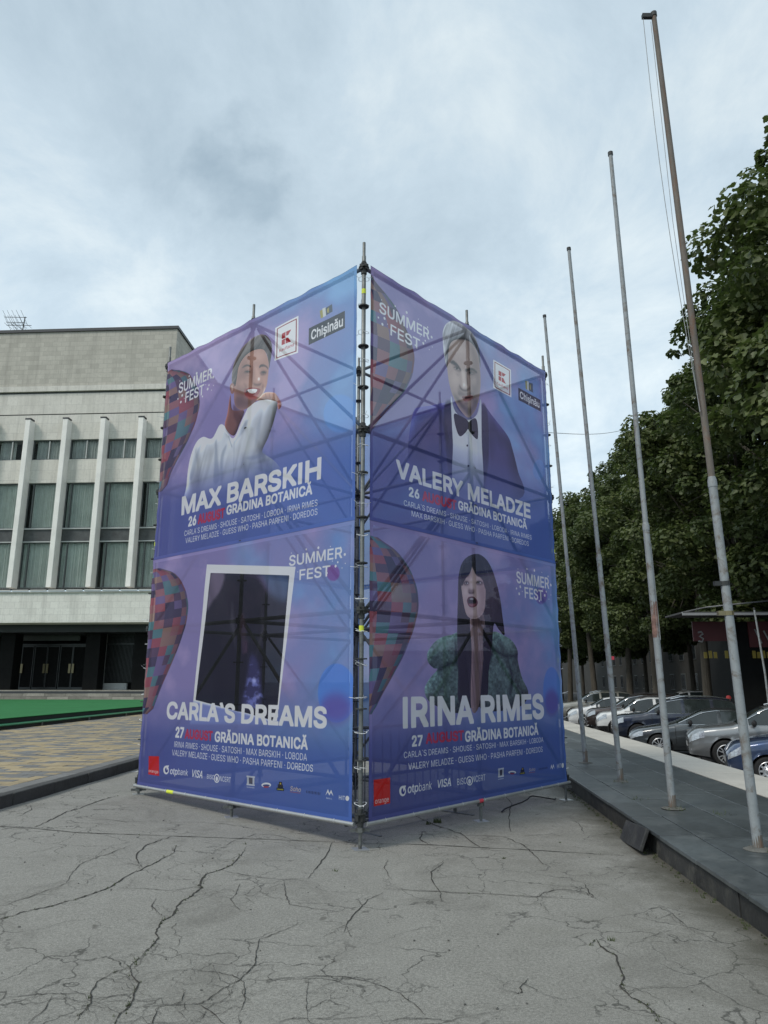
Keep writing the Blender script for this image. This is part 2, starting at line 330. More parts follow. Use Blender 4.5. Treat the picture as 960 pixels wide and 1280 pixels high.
grid_sheet('ground', [-2500, -200, 0, 200, 2500], [-2500, -100, 0, 200, 2500], lambda x, y: -0.80, M['terrain'])
def frame_box(mb, x0, x1, y0, y1, z0, z1, mi=0):   # a box in the turned axes
    mb.box(x0, x1, y0, y1, z0, z1, mi, Matrix.Rotation(-A, 4, 'Z'))
def loc(x, y, z=0): return EX * x + EY * y + Vector((0, 0, z))
def to_loc(p): return Vector((p.x * EX.x + p.y * EX.y, p.x * EY.x + p.y * EY.y, p.z))
KX = to_loc(Vector((kerb_x(8), 8, 0))).x       # constant across the terrace foot
LX = to_loc(Vector((lkerb_x(8), 8, 0))).x
mb = MB(); frame_box(mb, KX + 2.9, 90, -12, 230, -0.75, -0.62); kind(mb.build('road', M['asphalt']), 'structure')
mb = MB(); frame_box(mb, KX + 2.92, KX + 4.7, -12, 110, -0.7, -0.50); kind(mb.build('lower_pavement', M['lowpave']), 'structure')
mb = MB(); frame_box(mb, KX + 0.04, KX + 2.90, -8, 100, -0.75, 0.182); terrace = kind(mb.build('terrace', M['mortar']), 'structure')
def shared(name, mb, mats, bevel=0.0):
    o = mb.build(name, mats, None, bevel=bevel); me = o.data; bpy.data.objects.remove(o); return me
# slate slabs on the terrace: four rows, joints 8 mm
rr = random.Random(3)
slab_w = [0.34, 0.56, 0.56, 0.555]; xs = [KX - 0.03]
for w in slab_w: xs.append(xs[-1] + w)
cache = {}
def piece(name, parent, mats, w, d, h, x, y, z, tilt=(0, 0), bev=0.004, rz=0.0):
    k = (name, round(w, 3), round(d, 3), round(h, 3))
    if k not in cache:
        b = MB(); b.box(-w / 2, w / 2, -d / 2, d / 2, -h, 0); cache[k] = shared(name, b, mats, bev)
    o = link(name, cache[k], parent); p = loc(x, y, z); o.location = p; o.rotation_euler = (tilt[0], tilt[1], -A + rz); return o
for r_ in range(4):
    d = 1.15 if r_ else 0.95; y = -1.2 + r_ * 0.37; n_ = 0
    while y < 62:
        w = xs[r_ + 1] - xs[r_] - 0.008
        piece('slab', terrace, M['slate'], w, d - 0.008, 0.035, (xs[r_] + xs[r_ + 1]) / 2, y + d / 2, 0.222 + rr.uniform(-0.004, 0.003) - (0.004 if r_ == 0 else 0),
              (rr.uniform(-0.004, 0.004), rr.uniform(-0.006, 0.006)), rz=rr.uniform(-0.003, 0.003))
        y += d; n_ += 1
# pale stone band along the outer edge
y = -1.0
while y < 66:
    piece('pale_slab', terrace, M['lime'], 0.85, 1.19, 0.05, xs[4] + 0.44, y + 0.6, 0.226 + rr.uniform(-0.002, 0.002)); y += 1.2
# face slabs of the terrace wall; one has come loose and leans out
y = -0.85; loose = to_loc(at_z(800, 1062, 0.0)).y
LOOSE_Y = None
while y < 40:
    L_ = rr.choice([0.86, 0.94, 1.0])
    if y <= loose < y + L_: LOOSE_Y = (y, L_)
    else:
        h = 0.17 + rr.uniform(-0.01, 0.0)
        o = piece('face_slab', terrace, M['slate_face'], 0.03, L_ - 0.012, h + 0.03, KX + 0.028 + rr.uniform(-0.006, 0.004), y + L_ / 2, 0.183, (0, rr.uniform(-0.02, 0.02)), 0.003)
    y += L_
pl = at_z(803, 1062, 0.0); q = to_loc(pl)
b = MB(); b.box(-0.016, 0.016, -0.42, 0.42, 0, 0.215)
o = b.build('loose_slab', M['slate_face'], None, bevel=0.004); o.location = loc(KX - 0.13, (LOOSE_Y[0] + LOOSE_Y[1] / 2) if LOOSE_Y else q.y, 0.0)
o.rotation_euler = (R(-5), R(24), -A - 0.06)
tag(o, 'dark stone face slab fallen loose and leaning against the low terrace wall', 'stone slab')
# plaza on the other side: kerb stones, pavers, base
PZ = 0.30
mb = MB(); frame_box(mb, -90, LX - 0.16, -10, 74, -0.75, PZ - 0.03); plaza = kind(mb.build('plaza', M['pave_bed']), 'structure')
y = 2.0; i = 0
while y < 56:
    piece('kerb_stone', plaza, M['kerb'], 0.155, 0.985, 0.36, LX - 0.08 + rr.uniform(-0.004, 0.004), y + 0.5, PZ + 0.005 + rr.uniform(-0.006, 0.004), (rr.uniform(-.004, .004), 0), 0.008); y += 1.0; i += 1
y = 4.0
while y < 44: piece('border_stone', plaza, M['pave_g'], 0.232, 0.49, 0.05, LX - 0.278, y + .25, PZ + rr.uniform(-.002, .002)); y += .5
STX = to_loc(at_z(0, 913, PZ)).x          # foot of the green stage
bw, bd = 0.40, 0.20
stuff_y, stuff_g = MB(), MB(); n_part = 0
pv = {}
for m_ in ('pave_y', 'pave_g'):
    b = MB(); b.box(-bw / 2 + .004, bw / 2 - .004, -bd / 2 + .004, bd / 2 - .004, -0.05, 0); pv[m_] = shared('paver', b, M[m_], 0.004)
cells = []
for j in range(int(6.5 / bd), int(43.4 / bd)):
    yv = (j + .5) * bd
    for i in range(70):
        xv = LX - 0.40 - (i + 0.5 * (1 + (j % 2))) * bw + bw * 0.5
        p = loc(xv, yv)
        if xv < STX + 0.1 and yv > 14: continue
        if p.x < -0.53 * p.y - 0.8: continue
        k = ((i * 2 + j // 2 + (j % 5 // 3)) // 3) % 2
        if rr.random() < 0.16: k = 1 - k
        if i == 0 and j % 2 == 0:
            piece('paver', plaza, M['pave_g' if k else 'pave_y'], bw / 2 - .008, bd - .008, .05, LX - .5, yv, PZ); continue
        cells.append((p.length, xv, yv, k))
cells.sort()
for n_, (_, xv, yv, k) in enumerate(cells):
    z = PZ + rr.uniform(-0.003, 0.003)
    if n_ < 290:
        o = link('paver', pv['pave_y' if k == 0 else 'pave_g'], plaza); o.location = loc(xv, yv, z); o.rotation_euler = (0, 0, -A)
    else:
        b = stuff_y if k == 0 else stuff_g
        b.box(xv - bw / 2 + .004, xv + bw / 2 - .004, yv - bd / 2 + .004, yv + bd / 2 - .004, z - .04, z, 0, Matrix.Rotation(-A, 4, 'Z'))
kind(stuff_y.build('ochre_pavers', M['pave_y'], plaza), 'stuff'); kind(stuff_g.build('grey_pavers', M['pave_g'], plaza), 'stuff')
# green carpeted low stage
st = empty('low_stage', loc(STX, 30, PZ), -A)
b = MB(); b.box(-22, -0.42, -15.5, 13.2, 0.02, 0.262); b.build('deck_base', M['blackwood'], st)
b = MB(); b.box(-22, -0.40, -15.52, 13.22, 0.262, 0.278); b.build('carpet', M['green'], st)
b = MB(); b.box(-0.42, -0.03, -15.5, 13.2, 0.0, 0.10); b.build('step_base', M['blackwood'], st)
b = MB(); b.box(-0.44, 0.0, -15.52, 13.22, 0.10, 0.13); b.build('step_carpet', M['green_edge'], st)
for k in range(9):
    b = MB(); b.box(-0.02, 0.02, -14 + k * 3.2, -13.95 + k * 3.2, 0.0, 0.10); b.build('step_bracket', M['steel'], st)
tag(st, 'low wide stage covered in bright green carpet before the palace steps', 'stage')

# ------------------------------------------------------------------ cracks, traced on the concrete and laid as thin dirt-filled strips
Z2 = lambda x, y: (x / 2, 950 + y / 2)
Z3 = lambda x, y: (480 + x / 2, 950 + y / 2)
CR = [
 (Z2, 3.0, [(440,215),(435,230),(405,245),(360,268),(310,292),(275,315),(240,330),(190,347),(150,358),(100,370),(50,382),(0,398),(-40,405)]),
 (Z2, 2.0, [(430,190),(400,200),(365,212),(340,235),(345,255),(360,268)]),
 (Z2, 3.2, [(612,225),(600,240),(580,262),(550,275),(515,285),(500,305),(503,318),(480,338),(450,355),(440,370),(430,390),(405,400),(398,415),(390,430),(395,448),(375,470),(345,498),(325,517)]),
 (Z2, 2.4, [(325,517),(280,535),(245,555),(225,585),(230,605),(210,630),(185,660)]), (Z2, 3.4, [(325,517),(328,540),(345,558),(335,590),(325,615),(300,635),(280,670)]),
 (Z2, 1.6, [(0,597),(80,588),(150,585),(225,585)]), (Z2, 1.4, [(230,600),(290,590),(330,588)]), (Z2, 1.5, [(130,588),(112,625),(70,660)]),
 (Z2, 1.3, [(360,535),(420,530),(475,526),(540,532),(580,540),(610,557),(612,600),(595,640),(600,670)]),
 (Z2, 2.0, [(760,408),(700,430),(650,450),(640,480),(637,515),(600,550),(560,572),(520,600),(495,612),(440,613),(380,617),(330,620)]),
 (Z2, 1.7, [(600,553),(700,548),(800,542),(870,543),(920,555),(970,570)]), (Z2, 2.0, [(497,612),(530,632),(570,670)]), (Z2, 1.6, [(515,628),(500,655)]),
 (Z2, 2.4, [(290,88),(250,100),(200,118),(160,130),(125,148),(85,166)]), (Z2, 1.4, [(165,305),(180,280),(200,258),(240,240),(290,225),(335,210)]),
 (Z2, 1.5, [(710,305),(715,340),(725,362),(780,372),(850,380)]), (Z2, 1.8, [(958,332),(920,350),(895,375),(870,405),(855,440)]),
 (Z2, 2.0, [(830,208),(815,240),(790,270),(770,298)]), (Z2, 1.2, [(770,298),(700,300),(620,290),(555,275)]), (Z2, 1.8, [(600,310),(590,335),(575,350),(600,375)]),
 (Z2, 1.5, [(390,345),(380,365),(400,385),(415,392)]), (Z2, 1.3, [(290,318),(360,320),(420,325),(500,315)]), (Z2, 1.2, [(0,360),(60,345),(130,320),(180,300)]),
 (Z2, 1.6, [(465,575),(455,600),(440,615)]), (Z2, 1.4, [(395,620),(385,645),(380,670)]), (Z2, 1.2, [(560,215),(590,200),(640,185),(700,190),(750,205)]),
 (Z2, 1.2, [(200,150),(270,148),(330,155)]), (Z2, 1.5, [(370,150),(430,155),(520,155),(600,165),(680,180)]), (Z2, 1.2, [(40,140),(80,122),(75,110)]),
 (Z2, 1.2, [(680,660),(740,645),(820,650),(960,640)]), (Z2, 1.2, [(770,550),(765,600),(768,650)]),
 (Z3, 2.6, [(75,140),(130,165),(190,185),(240,218)]), (Z3, 2.2, [(95,180),(90,200),(110,212)]), (Z3, 1.7, [(300,85),(318,110),(312,145),(318,180)]),
 (Z3, 2.0, [(190,190),(300,193),(350,215),(370,232),(400,262)]), (Z3, 2.0, [(150,255),(118,280),(120,300),(140,330),(145,355)]),
 (Z3, 1.2, [(5,325),(140,330),(300,337),(380,345)]), (Z3, 1.6, [(380,345),(400,332),(440,325),(500,330),(520,345),(560,360)]), (Z3, 2.0, [(500,310),(515,335),(530,348)]),
 (Z3, 3.0, [(515,462),(530,450),(545,470),(580,490),(590,520),(600,545),(590,570),(620,595),(655,615),(680,635),(695,665)]),
 (Z3, 1.8, [(-10,563),(0,568),(40,585),(75,610),(105,640)]), (Z3, 1.4, [(-10,657),(60,645),(120,648),(200,658)]), (Z3, 2.2, [(362,546),(340,570),(345,580),(332,585)]),
 (Z3, 1.3, [(640,375),(690,372),(720,385)]), (Z3, 1.2, [(650,450),(690,435),(725,428)]), (Z3, 1.3, [(350,190),(420,185),(470,195)]),
 (Z3, 1.2, [(10,250),(0,270),(20,300)]), (Z3, 1.3, [(470,150),(490,160),(500,185)]), (Z3, 1.2, [(690,400),(720,385),(760,420),(830,455),(900,470)]),
]
JT = [(Z2, 3.2, [(-60,160),(0,163),(80,168),(200,180),(350,186),(500,192),(650,198),(800,205),(960,211)]), (Z3, 3.4, [(0,211),(120,213),(250,220),(400,228),(500,234),(600,240)]),
      (Z3, 1.8, [(0,322),(150,330),(350,340),(520,352)])]
rc = random.Random(11)
def strip(mb, pts, wpx, jag=0.35, depth=5):
    P = []
    for a, b_ in zip(pts, pts[1:]):
        for k in range(depth): P.append(Vector(a).lerp(Vector(b_), k / depth))
    P.append(Vector(pts[-1])); W = []
    for i, p in enumerate(P):
        t = (P[min(i + 1, len(P) - 1)] - P[max(i - 1, 0)]); t = t.normalized() if t.length else Vector((1, 0))
        n_ = Vector((-t.y, t.x))
        if 0 < i < len(P) - 1: P[i] = p + Vector((n_.x * 1.2, n_.y * .7)) * rc.uniform(-1, 1) * jag * 2.6
    G = [at_z(p.x, p.y, gz(*at_z(p.x, p.y, 0).xy)) for p in P]
    vs = []; 
    for i, g in enumerate(G):
        t = (G[min(i + 1, len(G) - 1)] - G[max(i - 1, 0)]); n_ = Vector((-t.y, t.x, 0)).normalized()
        w = wpx * g.length / F * rc.uniform(0.25, 0.95) * (0.35 + 0.65 * min(1, 4 * min(i, len(G) - 1 - i) / len(G)))
        w = min(w, 0.02)
        for sg in (-1, 1):
            q_ = g + n_ * w * 0.5 * sg; q_.z = gz(q_.x, q_.y) + wob(q_.x, q_.y) + 0.004; vs.append(q_)
    mb.add(vs, [(2 * i, 2 * i + 1, 2 * i + 3, 2 * i + 2) for i in range(len(G) - 1)]); return G
def branch(mb, p, n=None, w0=.0035):
    a0 = rc.uniform(0, 6.28); n = n or rc.randint(5, 18); q = Vector(p); P_ = [q.copy()]
    for i in range(n):
        a0 += rc.gauss(0, .10); a = a0 + rc.gauss(0, .65); q = q + Vector((math.cos(a), math.sin(a), 0)) * rc.uniform(.015, .05)
        if not (lkerb_x(q.y) + .05 < q.x < kerb_x(q.y) - .05): break
        P_.append(q.copy())
    if len(P_) < 3: return
    vs = []
    for i, g in enumerate(P_):
        t = P_[min(i + 1, len(P_) - 1)] - P_[max(i - 1, 0)]; n_ = Vector((-t.y, t.x, 0)).normalized(); w = w0 * (1 - .7 * i / len(P_)) * rc.uniform(.4, 1.2)
        for sg in (-1, 1): v_ = g + n_ * w * .5 * sg; v_.z = gz(v_.x, v_.y) + wob(v_.x, v_.y) + .0042; vs.append(v_)
    mb.add(vs, [(2 * i, 2 * i + 1, 2 * i + 3, 2 * i + 2) for i in range(len(P_) - 1)])
    if n > 9 and rc.random() < .5: branch(mb, P_[len(P_) // 2], n // 2, w0 * .8)
mb = MB(); TUFT = []
for zf, w, pts in CR:
    pp = [zf(*p) for p in pts]; G = strip(mb, pp, w * 0.9)
    if w >= 2.4: TUFT += G[::2]
    for k in range(int(len(G) * 0.12) + 1): branch(mb, G[rc.randrange(len(G))])
for k in range(26):
    q = at_z(rc.uniform(20, 760), 1045 + 130 * rc.random(), 0); branch(mb, q, rc.randint(14, 40), .004)
kind(mb.build('crack', M['crack']), 'structure')
mb = MB()
for zf, w, pts in JT: G = strip(mb, [zf(*p) for p in pts], w * 0.85, 0.12, 6); TUFT += [g for g in G if rc.random() < .35]
kind(mb.build('slab_joint', M['joint']), 'structure')
# weeds in the cracks and along the terrace foot
mb = MB()
def tuft(p, n, h):
    for k in range(n):
        a = rc.uniform(0, 6.28); r_ = rc.uniform(0, h * 0.7); b0 = p + Vector((math.cos(a) * r_, math.sin(a) * r_, 0)); b0.z = gz(b0.x, b0.y)
        hh = h * rc.uniform(.4, 1.1); t_ = b0 + Vector((rc.uniform(-.6, .6) * hh, rc.uniform(-.6, .6) * hh, hh)); w = 0.002 + h * .035
        s_ = Vector((math.cos(a), math.sin(a), 0)) * w; mb.add([b0 - s_, b0 + s_, t_], [(0, 1, 2)])
for g in TUFT:
    if rc.random() < .75: tuft(g + Vector((rc.gauss(0, .01), rc.gauss(0, .01), 0)), rc.randint(3, 9), rc.uniform(.006, .022))
for px, py, n, h in ((547, 1028, 60, .07), (536, 1030, 40, .05), (764, 1176, 22, .03), (419, 1091, 12, .03), (160, 1262, 30, .02), (748, 1004, 18, .03), (306, 1062, 14, .02), (630, 1072, 30, .02), (700, 1052, 14, .02)):
    tuft(at_z(px, py, 0), n, h)
yy_ = 4.2
while yy_ < 12:
    p = Vector((kerb_x(yy_) + 0.0, yy_, 0))
    if rc.random() < .7: tuft(p + Vector((rc.uniform(-.08, 0), 0, 0)), rc.randint(4, 16), rc.uniform(.01, .035))
    yy_ += .06
for bx_, by_, n_ in ((3.145, 6.61, 8), (3.2, 8.62, 40), (3.33, 10.86, 12), (3.6, 8.3, 16), (3.05, 9.3, 12)):
    for k in range(n_):
        a = rc.uniform(0, 6.28); r_ = rc.uniform(.03, .14); b0 = Vector((bx_ + math.cos(a) * r_, by_ + math.sin(a) * r_, .222)); h = rc.uniform(.01, .05); w = .004
        mb.add([b0 - Vector((w, 0, 0)), b0 + Vector((w, 0, 0)), b0 + Vector((rc.uniform(-.02, .02), rc.uniform(-.02, .02), h))], [(0, 1, 2)])
kind(mb.build('crack_weeds', M['grass']), 'stuff')
mb = MB(); rc2 = random.Random(5)
for k in range(110):        # crumbs of loose concrete
    px, py = rc2.uniform(0, 900), 985 + 290 * rc2.random() ** 1.4; p = at_z(px, py, 0)
    if not lkerb_x(p.y) + .1 < p.x < kerb_x(p.y) - .05: continue
    s_ = rc2.uniform(.002, .007); p.z = gz(p.x, p.y) + s_ * .5; a = rc2.random() * 3
    mb.box(-s_, s_, -s_ * .7, s_ * .7, -s_ * .5, s_ * .5, 0, Matrix.Translation(p) @ Matrix.Rotation(a, 4, 'Z') @ Matrix.Rotation(a, 4, 'X'))
kind(mb.build('concrete_crumbs', M['mortar']), 'stuff')

# ------------------------------------------------------------------ the palace
BY = 48.0
pal = empty('palace_building', EY * BY, -A)
def fp(px, py, d=0.0):          # pixel to (s, z) on the facade plane shifted d metres towards us
    r_ = ray(px, py); t = (BY - d) / r_.dot(EY); p = Vector((0, 0, EYE)) + r_ * t
    return p.dot(EX), p.z
def fz(py, d=0.0, px=100): return fp(px, py, d)[1]
sR = fp(222, 409)[0]; sL = sR - 46; D_ = 0.66
roof, l1a, l1b, l2, = fz(411), fz(482.5), fz(491), fz(518)
w0t, w0b, w1t, w1b, w2t, w2b = fz(549), fz(574), fz(603), fz(660), fz(677), fz(735)
bandT, bandB = fz(741, 1.2), fz(778, 1.2)
DEP = 34
def P(name, mat, *boxes, parent=pal, bevel=0.0):
    m_ = MB()
    for b_ in boxes: m_.box(*b_)
    return m_.build(name, mat, parent, bevel=bevel)
P('upper_wall', M['clad'], (sL, sR, 0, DEP, l1b + .10, roof - .22))
P('side_wall', M['clad'], (sR - 0.5, sR, 0.01, DEP, fz(778) , l1b + .1))
P('coping', M['coping'], (sL - .1, sR + .1, -.1, DEP + .1, roof - .22, roof))
P('ledge', M['plaster'], (sL, sR + .12, -.14, .4, l1b + .12, l1a))
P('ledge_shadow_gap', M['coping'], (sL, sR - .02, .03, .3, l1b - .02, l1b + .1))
P('frieze', M['plaster'], (sL, sR, 0, .5, l2 + .08, l1b - .02))
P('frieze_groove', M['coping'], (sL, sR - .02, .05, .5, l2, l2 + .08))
P('attic_wall', M['plaster'], (sL, sR, 0, .5, w0t, l2))
P('middle_wall', M['plaster'], (sL, sR, 0, .5, w1t, w0b))
P('floor_band', M['spandrel'], (sL, sR, .12, .5, w2t, w1b))
P('floor_band_rail', M['pale_frame'], (sL, sR, .02, .12, w1b - .06, w1b + .02), (sL, sR, .02, .12, w2t - .02, w2t + .05))
pil_px = [32, 77, 125, 173]; pil_s = [fp(x, 525, D_)[0] for x in pil_px]
sp_ = (pil_s[-1] - pil_s[0]) / 3; pils = [pil_s[0] + k * sp_ for k in range(-11, 5)]
ztop = fz(523, D_)
pm = MB(); pm.box(0, 0.36, -D_, 0.1, w2b - .02, ztop); pmesh = shared('pilaster', pm, M['pilaster'], 0.02)
cm = MB(); cm.box(-.02, 0.40, -D_ - .02, -D_ + .5, ztop, ztop + .10); capmesh = shared('pilaster_cap', cm, M['coping'])
hw = {}
pw = sp_ - 0.36
def corrugated(w, z0, z1, mat, name, n=60, amp=0.05, seed=0):
    r_ = random.Random(seed); m_ = MB(); vs = []
    for i in range(n + 1):
        x = w * i / n; yv = amp * math.sin(i * 1.7 + r_.uniform(-.5, .5)) + r_.uniform(-.01, .01); vs += [(x, yv, z0), (x, yv, z1)]
    m_.add(vs, [(2 * i, 2 * i + 2, 2 * i + 3, 2 * i + 1) for i in range(n)]); return shared(name, m_, mat)
GL = glass('window_glass', (.95, .97, .96), 0.84)
def window_row(zb, zt, split, cmesh_list, frame_pale):
    t_ = .07
    fm = MB(); fm.box(0, pw, .10, .22, zb, zb + t_); fm.box(0, pw, .10, .22, zt - t_, zt); fm.box(0, t_, .10, .22, zb + t_, zt - t_); fm.box(pw - t_, pw, .10, .22, zb + t_, zt - t_)
    fmesh = shared('window', fm, M['win_frame'])
    mm_ = MB(); mm_.box(pw * split - .035, pw * split + .035, .08, .2, zb + t_, zt - t_); mmesh = shared('mullion', mm_, M['pale_frame'] if frame_pale else M['win_frame'])
    g1 = MB(); g1.box(t_, pw * split - .035, .15, .16, zb + t_, zt - t_); g1m = shared('pane', g1, GL)
    g2 = MB(); g2.box(pw * split + .035, pw - t_, .15, .16, zb + t_, zt - t_); g2m = shared('pane', g2, GL)
    for k, s_ in enumerate(pils[:-1]):
        if s_ < sL: continue
        w = link('window', fmesh, pal); w.location = (s_ + .36, 0, 0)
        for m_, nm in ((mmesh, 'mullion'), (g1m, 'pane'), (g2m, 'pane')): link(nm, m_, w)
        rk = random.Random(int(k * 7 + zb * 13)); cmz = cmesh_list[rk.randrange(len(cmesh_list))]
        if cmz:
            c = link('curtain', cmz, w); c.location = (t_ if rk.random() < .7 else pw * .10, .27, 0)
rw = [corrugated(pw * .92, w1b, w1t, M['curtain'], 'curtain', 64, .06, 1), corrugated(pw * .9, w1b, w1t, M['curtain'], 'curtain', 50, .07, 2)]
rv = [corrugated(pw * .92, w2b, w2t, M['curtain'], 'curtain', 70, .06, 3), corrugated(pw * .86, w2b, w2t, M['curtain'], 'curtain', 46, .07, 4)]
ru = [corrugated(pw * .95, w0b, w0t, M['curtain_w'], 'curtain', 44, .04, 5), corrugated(pw * .5, w0b, w0t, M['curtain_w'], 'curtain', 24, .04, 6), corrugated(pw * .95, w0b, w0t, M['curtain_w'], 'curtain', 40, .05, 8)]
window_row(w0b, w0t, .5, ru, True); window_row(w1b, w1t, .16, rw, False); window_row(w2b, w2t, .2, rv, False)
P('dark_interior', M['room'], (sL, sR - .5, .9, 1.1, w2b, w0t))
for s_ in pils:
    if s_ < sL: continue
    o = link('pilaster', pmesh, pal); o.location = (s_, 0, 0); c = link('pilaster_cap', capmesh, o)
# last bay beyond the fourth pilaster is plain wall to the corner
P('corner_wall', M['plaster'], (pils[-1] + .36 - .02, sR - .001, .01, .5, w2b, w0t)) if pils[-1] < sR else None
P('canopy_ledge', M['lime'], (sL, sR + .9, -1.28, .5, bandT, bandT + .1))
m_ = MB(); x = sL
while x < sR: m_.tube([(x, -1.32, bandT + .16), (x + 1.1, -1.32, bandT + .16)], .05, 6); x += 1.22
kind(m_.build('ledge_light_tube', M['pale_frame'], pal), 'stuff')
P('canopy_band', M['clad_band'], (sL, sR + .8, -1.2, .5, bandB, bandT))
P('soffit', M['soffit'], (sL, sR + .7, -1.1, 6.0, bandB + .03, bandB + .12))
P('soffit_edge', M['coping'], (sL, sR + .7, 0.6, 6.0, bandB - .5, bandB + .03))
zfl = fz(862, -4.0); zst = PZ
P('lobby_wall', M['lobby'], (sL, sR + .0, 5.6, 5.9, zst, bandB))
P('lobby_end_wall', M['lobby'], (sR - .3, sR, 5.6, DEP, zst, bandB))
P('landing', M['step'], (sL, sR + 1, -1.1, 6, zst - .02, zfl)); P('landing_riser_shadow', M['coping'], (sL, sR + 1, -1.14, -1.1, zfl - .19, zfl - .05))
nst = 4; rise = (zfl - zst) / nst
for k in range(nst):
    y1 = -1.1 - (k + 1) * .42; P('step_bed', M['coping'], (sL, sR + .9 + .3 * k, y1 + .03, -1.1 - k * .42 - .002, zst - .02, zfl - rise * (k + 1) - .04)); x = sL + 20 + k * .4
    while x < sR + 1:
        o = P('step', M['step'], (x, x + 1.385, y1, y1 + .44, zfl - rise * (k + 2) + .012, zfl - rise * (k + 1) + (.0, .006, -.006)[int(x * 7 + k) % 3])); x += 1.4
for px in (7, 114, 175, -100):
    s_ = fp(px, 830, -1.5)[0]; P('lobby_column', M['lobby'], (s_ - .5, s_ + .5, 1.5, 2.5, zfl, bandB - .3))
# doors: three pairs with brass pull plates
dz1 = fp(50, 807, -4.5)[1]
for pr, (xa, xm, xb) in enumerate(((8, 26, 41), (42, 58, 73), (74, 90, 106))):
    for leaf in (0, 1):
        s0 = fp(xa if leaf == 0 else xm, 830, -4.5)[0]; s1 = fp(xm if leaf == 0 else xb, 830, -4.5)[0]
        m_ = MB(); t_ = .055
        m_.box(s0 + .01, s0 + t_, 4.5, 4.58, zfl, dz1); m_.box(s1 - t_, s1 - .01, 4.5, 4.58, zfl, dz1); m_.box(s0 + t_, s1 - t_, 4.5, 4.58, dz1 - .1, dz1); m_.box(s0 + t_, s1 - t_, 4.5, 4.58, zfl, zfl + .16)
        dr = m_.build('door', M['door_metal'], pal)
        P('pane', M['lobby'], (s0 + t_, s1 - t_, 4.53, 4.55, zfl + .16, dz1 - .1), parent=dr)
        hs = s1 - .2 if leaf == 0 else s0 + .04
        hz_ = fp(50, 836, -4.5)[1]; P('pull_plate', M['brass'], (hs, hs + .16, 4.40, 4.47, hz_ - .3, hz_ + .35), parent=dr)
P('transom', M['door_metal'], (fp(0, 830, -4.5)[0], fp(108, 830, -4.5)[0], 4.48, 4.6, dz1 + .02, dz1 + .12))
P('lobby_sign_strip', M['win_frame'], (fp(20, 800, -4.5)[0], fp(100, 800, -4.5)[0], 4.48, 4.6, dz1 + .35, dz1 + .75))
m_ = MB(); s0, s1 = fp(131, 830, -3)[0], fp(166, 830, -3)[0]
for k in range(22): x = s0 + (s1 - s0) * k / 21; m_.box(x, x + .035, 3.2, 3.25, zfl + .5, dz1 + .8)
m_.box(s0 - .05, s1 + .05, 3.18, 3.26, dz1 + .0, dz1 + .08); kind(m_.build('grille', M['door_metal'], pal), 'stuff')
P('grille_post', M['pale_frame'], (s0 - .14, s0 - .06, 3.1, 3.25, zfl + .3, dz1 + 1.0))
P('white_cabinet', M['pale_frame'], (s0, s1 - .3, 2.9, 3.1, zfl, zfl + .45))
tag(pal, 'pale stone palace with tall white pilasters, curtained windows and dark recessed entrance', 'building')
# roof aerial
ap = fp(15.5, 413); an = empty('roof_aerial', EX * ap[0] + EY * (BY + 1.2) + Vector((0, 0, roof)), -A)
m_ = MB(); m_.tube([(0, 0, -.02), (.12, 0, 1.75)], .04, 6); m_.build('mast', M['steel_dk'], an)
for k, (z_, x0, x1, yv) in enumerate(((1.72, -1.5, .25, 0), (1.35, -1.4, .05, .1), (.98, -1.2, .75, -.1))):
    m_ = MB(); m_.tube([(x0, yv, z_ + .06), (x1, yv, z_ - .02)], .022, 5)
    nn = 5
    for i in range(nn):
        x = x0 + (x1 - x0) * (i + .3) / nn; m_.tube([(x, yv - .5, z_ + .35 * (k != 2)), (x + .05, yv + .5, z_ - .35 * (k != 2))], .013, 4)
    m_.build('antenna_boom', M['steel_dk'], an)
m_ = MB(); m_.tube([(-.95, 0, 1.3), (-.1, 0, .35)], .018, 4); m_.tube([(-.8, .1, 1.32), (.55, 0, .25)], .018, 4); m_.build('stay', M['steel_dk'], an)
tag(an, 'old television aerial with crossed rods standing on the palace roof', 'aerial')
# ------------------------------------------------------------------ scaffold tower
CP = Vector((-0.235, 7.69, 0))
RD = Vector((math.cos(R(48.1)), math.sin(R(48.1)), 0)); LD = Vector((math.cos(R(138.1)), math.sin(R(138.1)), 0))
BAY = 2.07; LV = [0.30, 2.33, 4.33, 6.33]
tower = empty('scaffold_tower', CP); tower.rotation_euler = (0, 0, 0)
def lp(i, j, z): return RD * (i * BAY) + LD * (j * BAY) + Vector((0, 0, z))
ros = MB()
ros.lathe([(.024, -.006), (.062, -.006), (.062, .006), (.024, .006)], 12)
rosm = shared('rosette', ros, M['steel_dk'])
cap_ = MB(); cap_.lathe([(.024, -.09), (.034, -.085), (.034, .0), (.032, .07), (.024, .08)], 10)
for k in range(4):
    a = k * math.pi / 2 + R(48.1); cap_.box(.03, .052, -.022, .022, -.035, .035, 0, Matrix.Rotation(a, 4, 'Z'))
coupm = shared('coupler', cap_, M['steel_dk'])
tapem = MB(); tapem.lathe([(.0255, -.03), (.0262, -.03), (.0262, .03), (.0255, .03)], 12); tapem = shared('tape_mark', tapem, M['tape'])
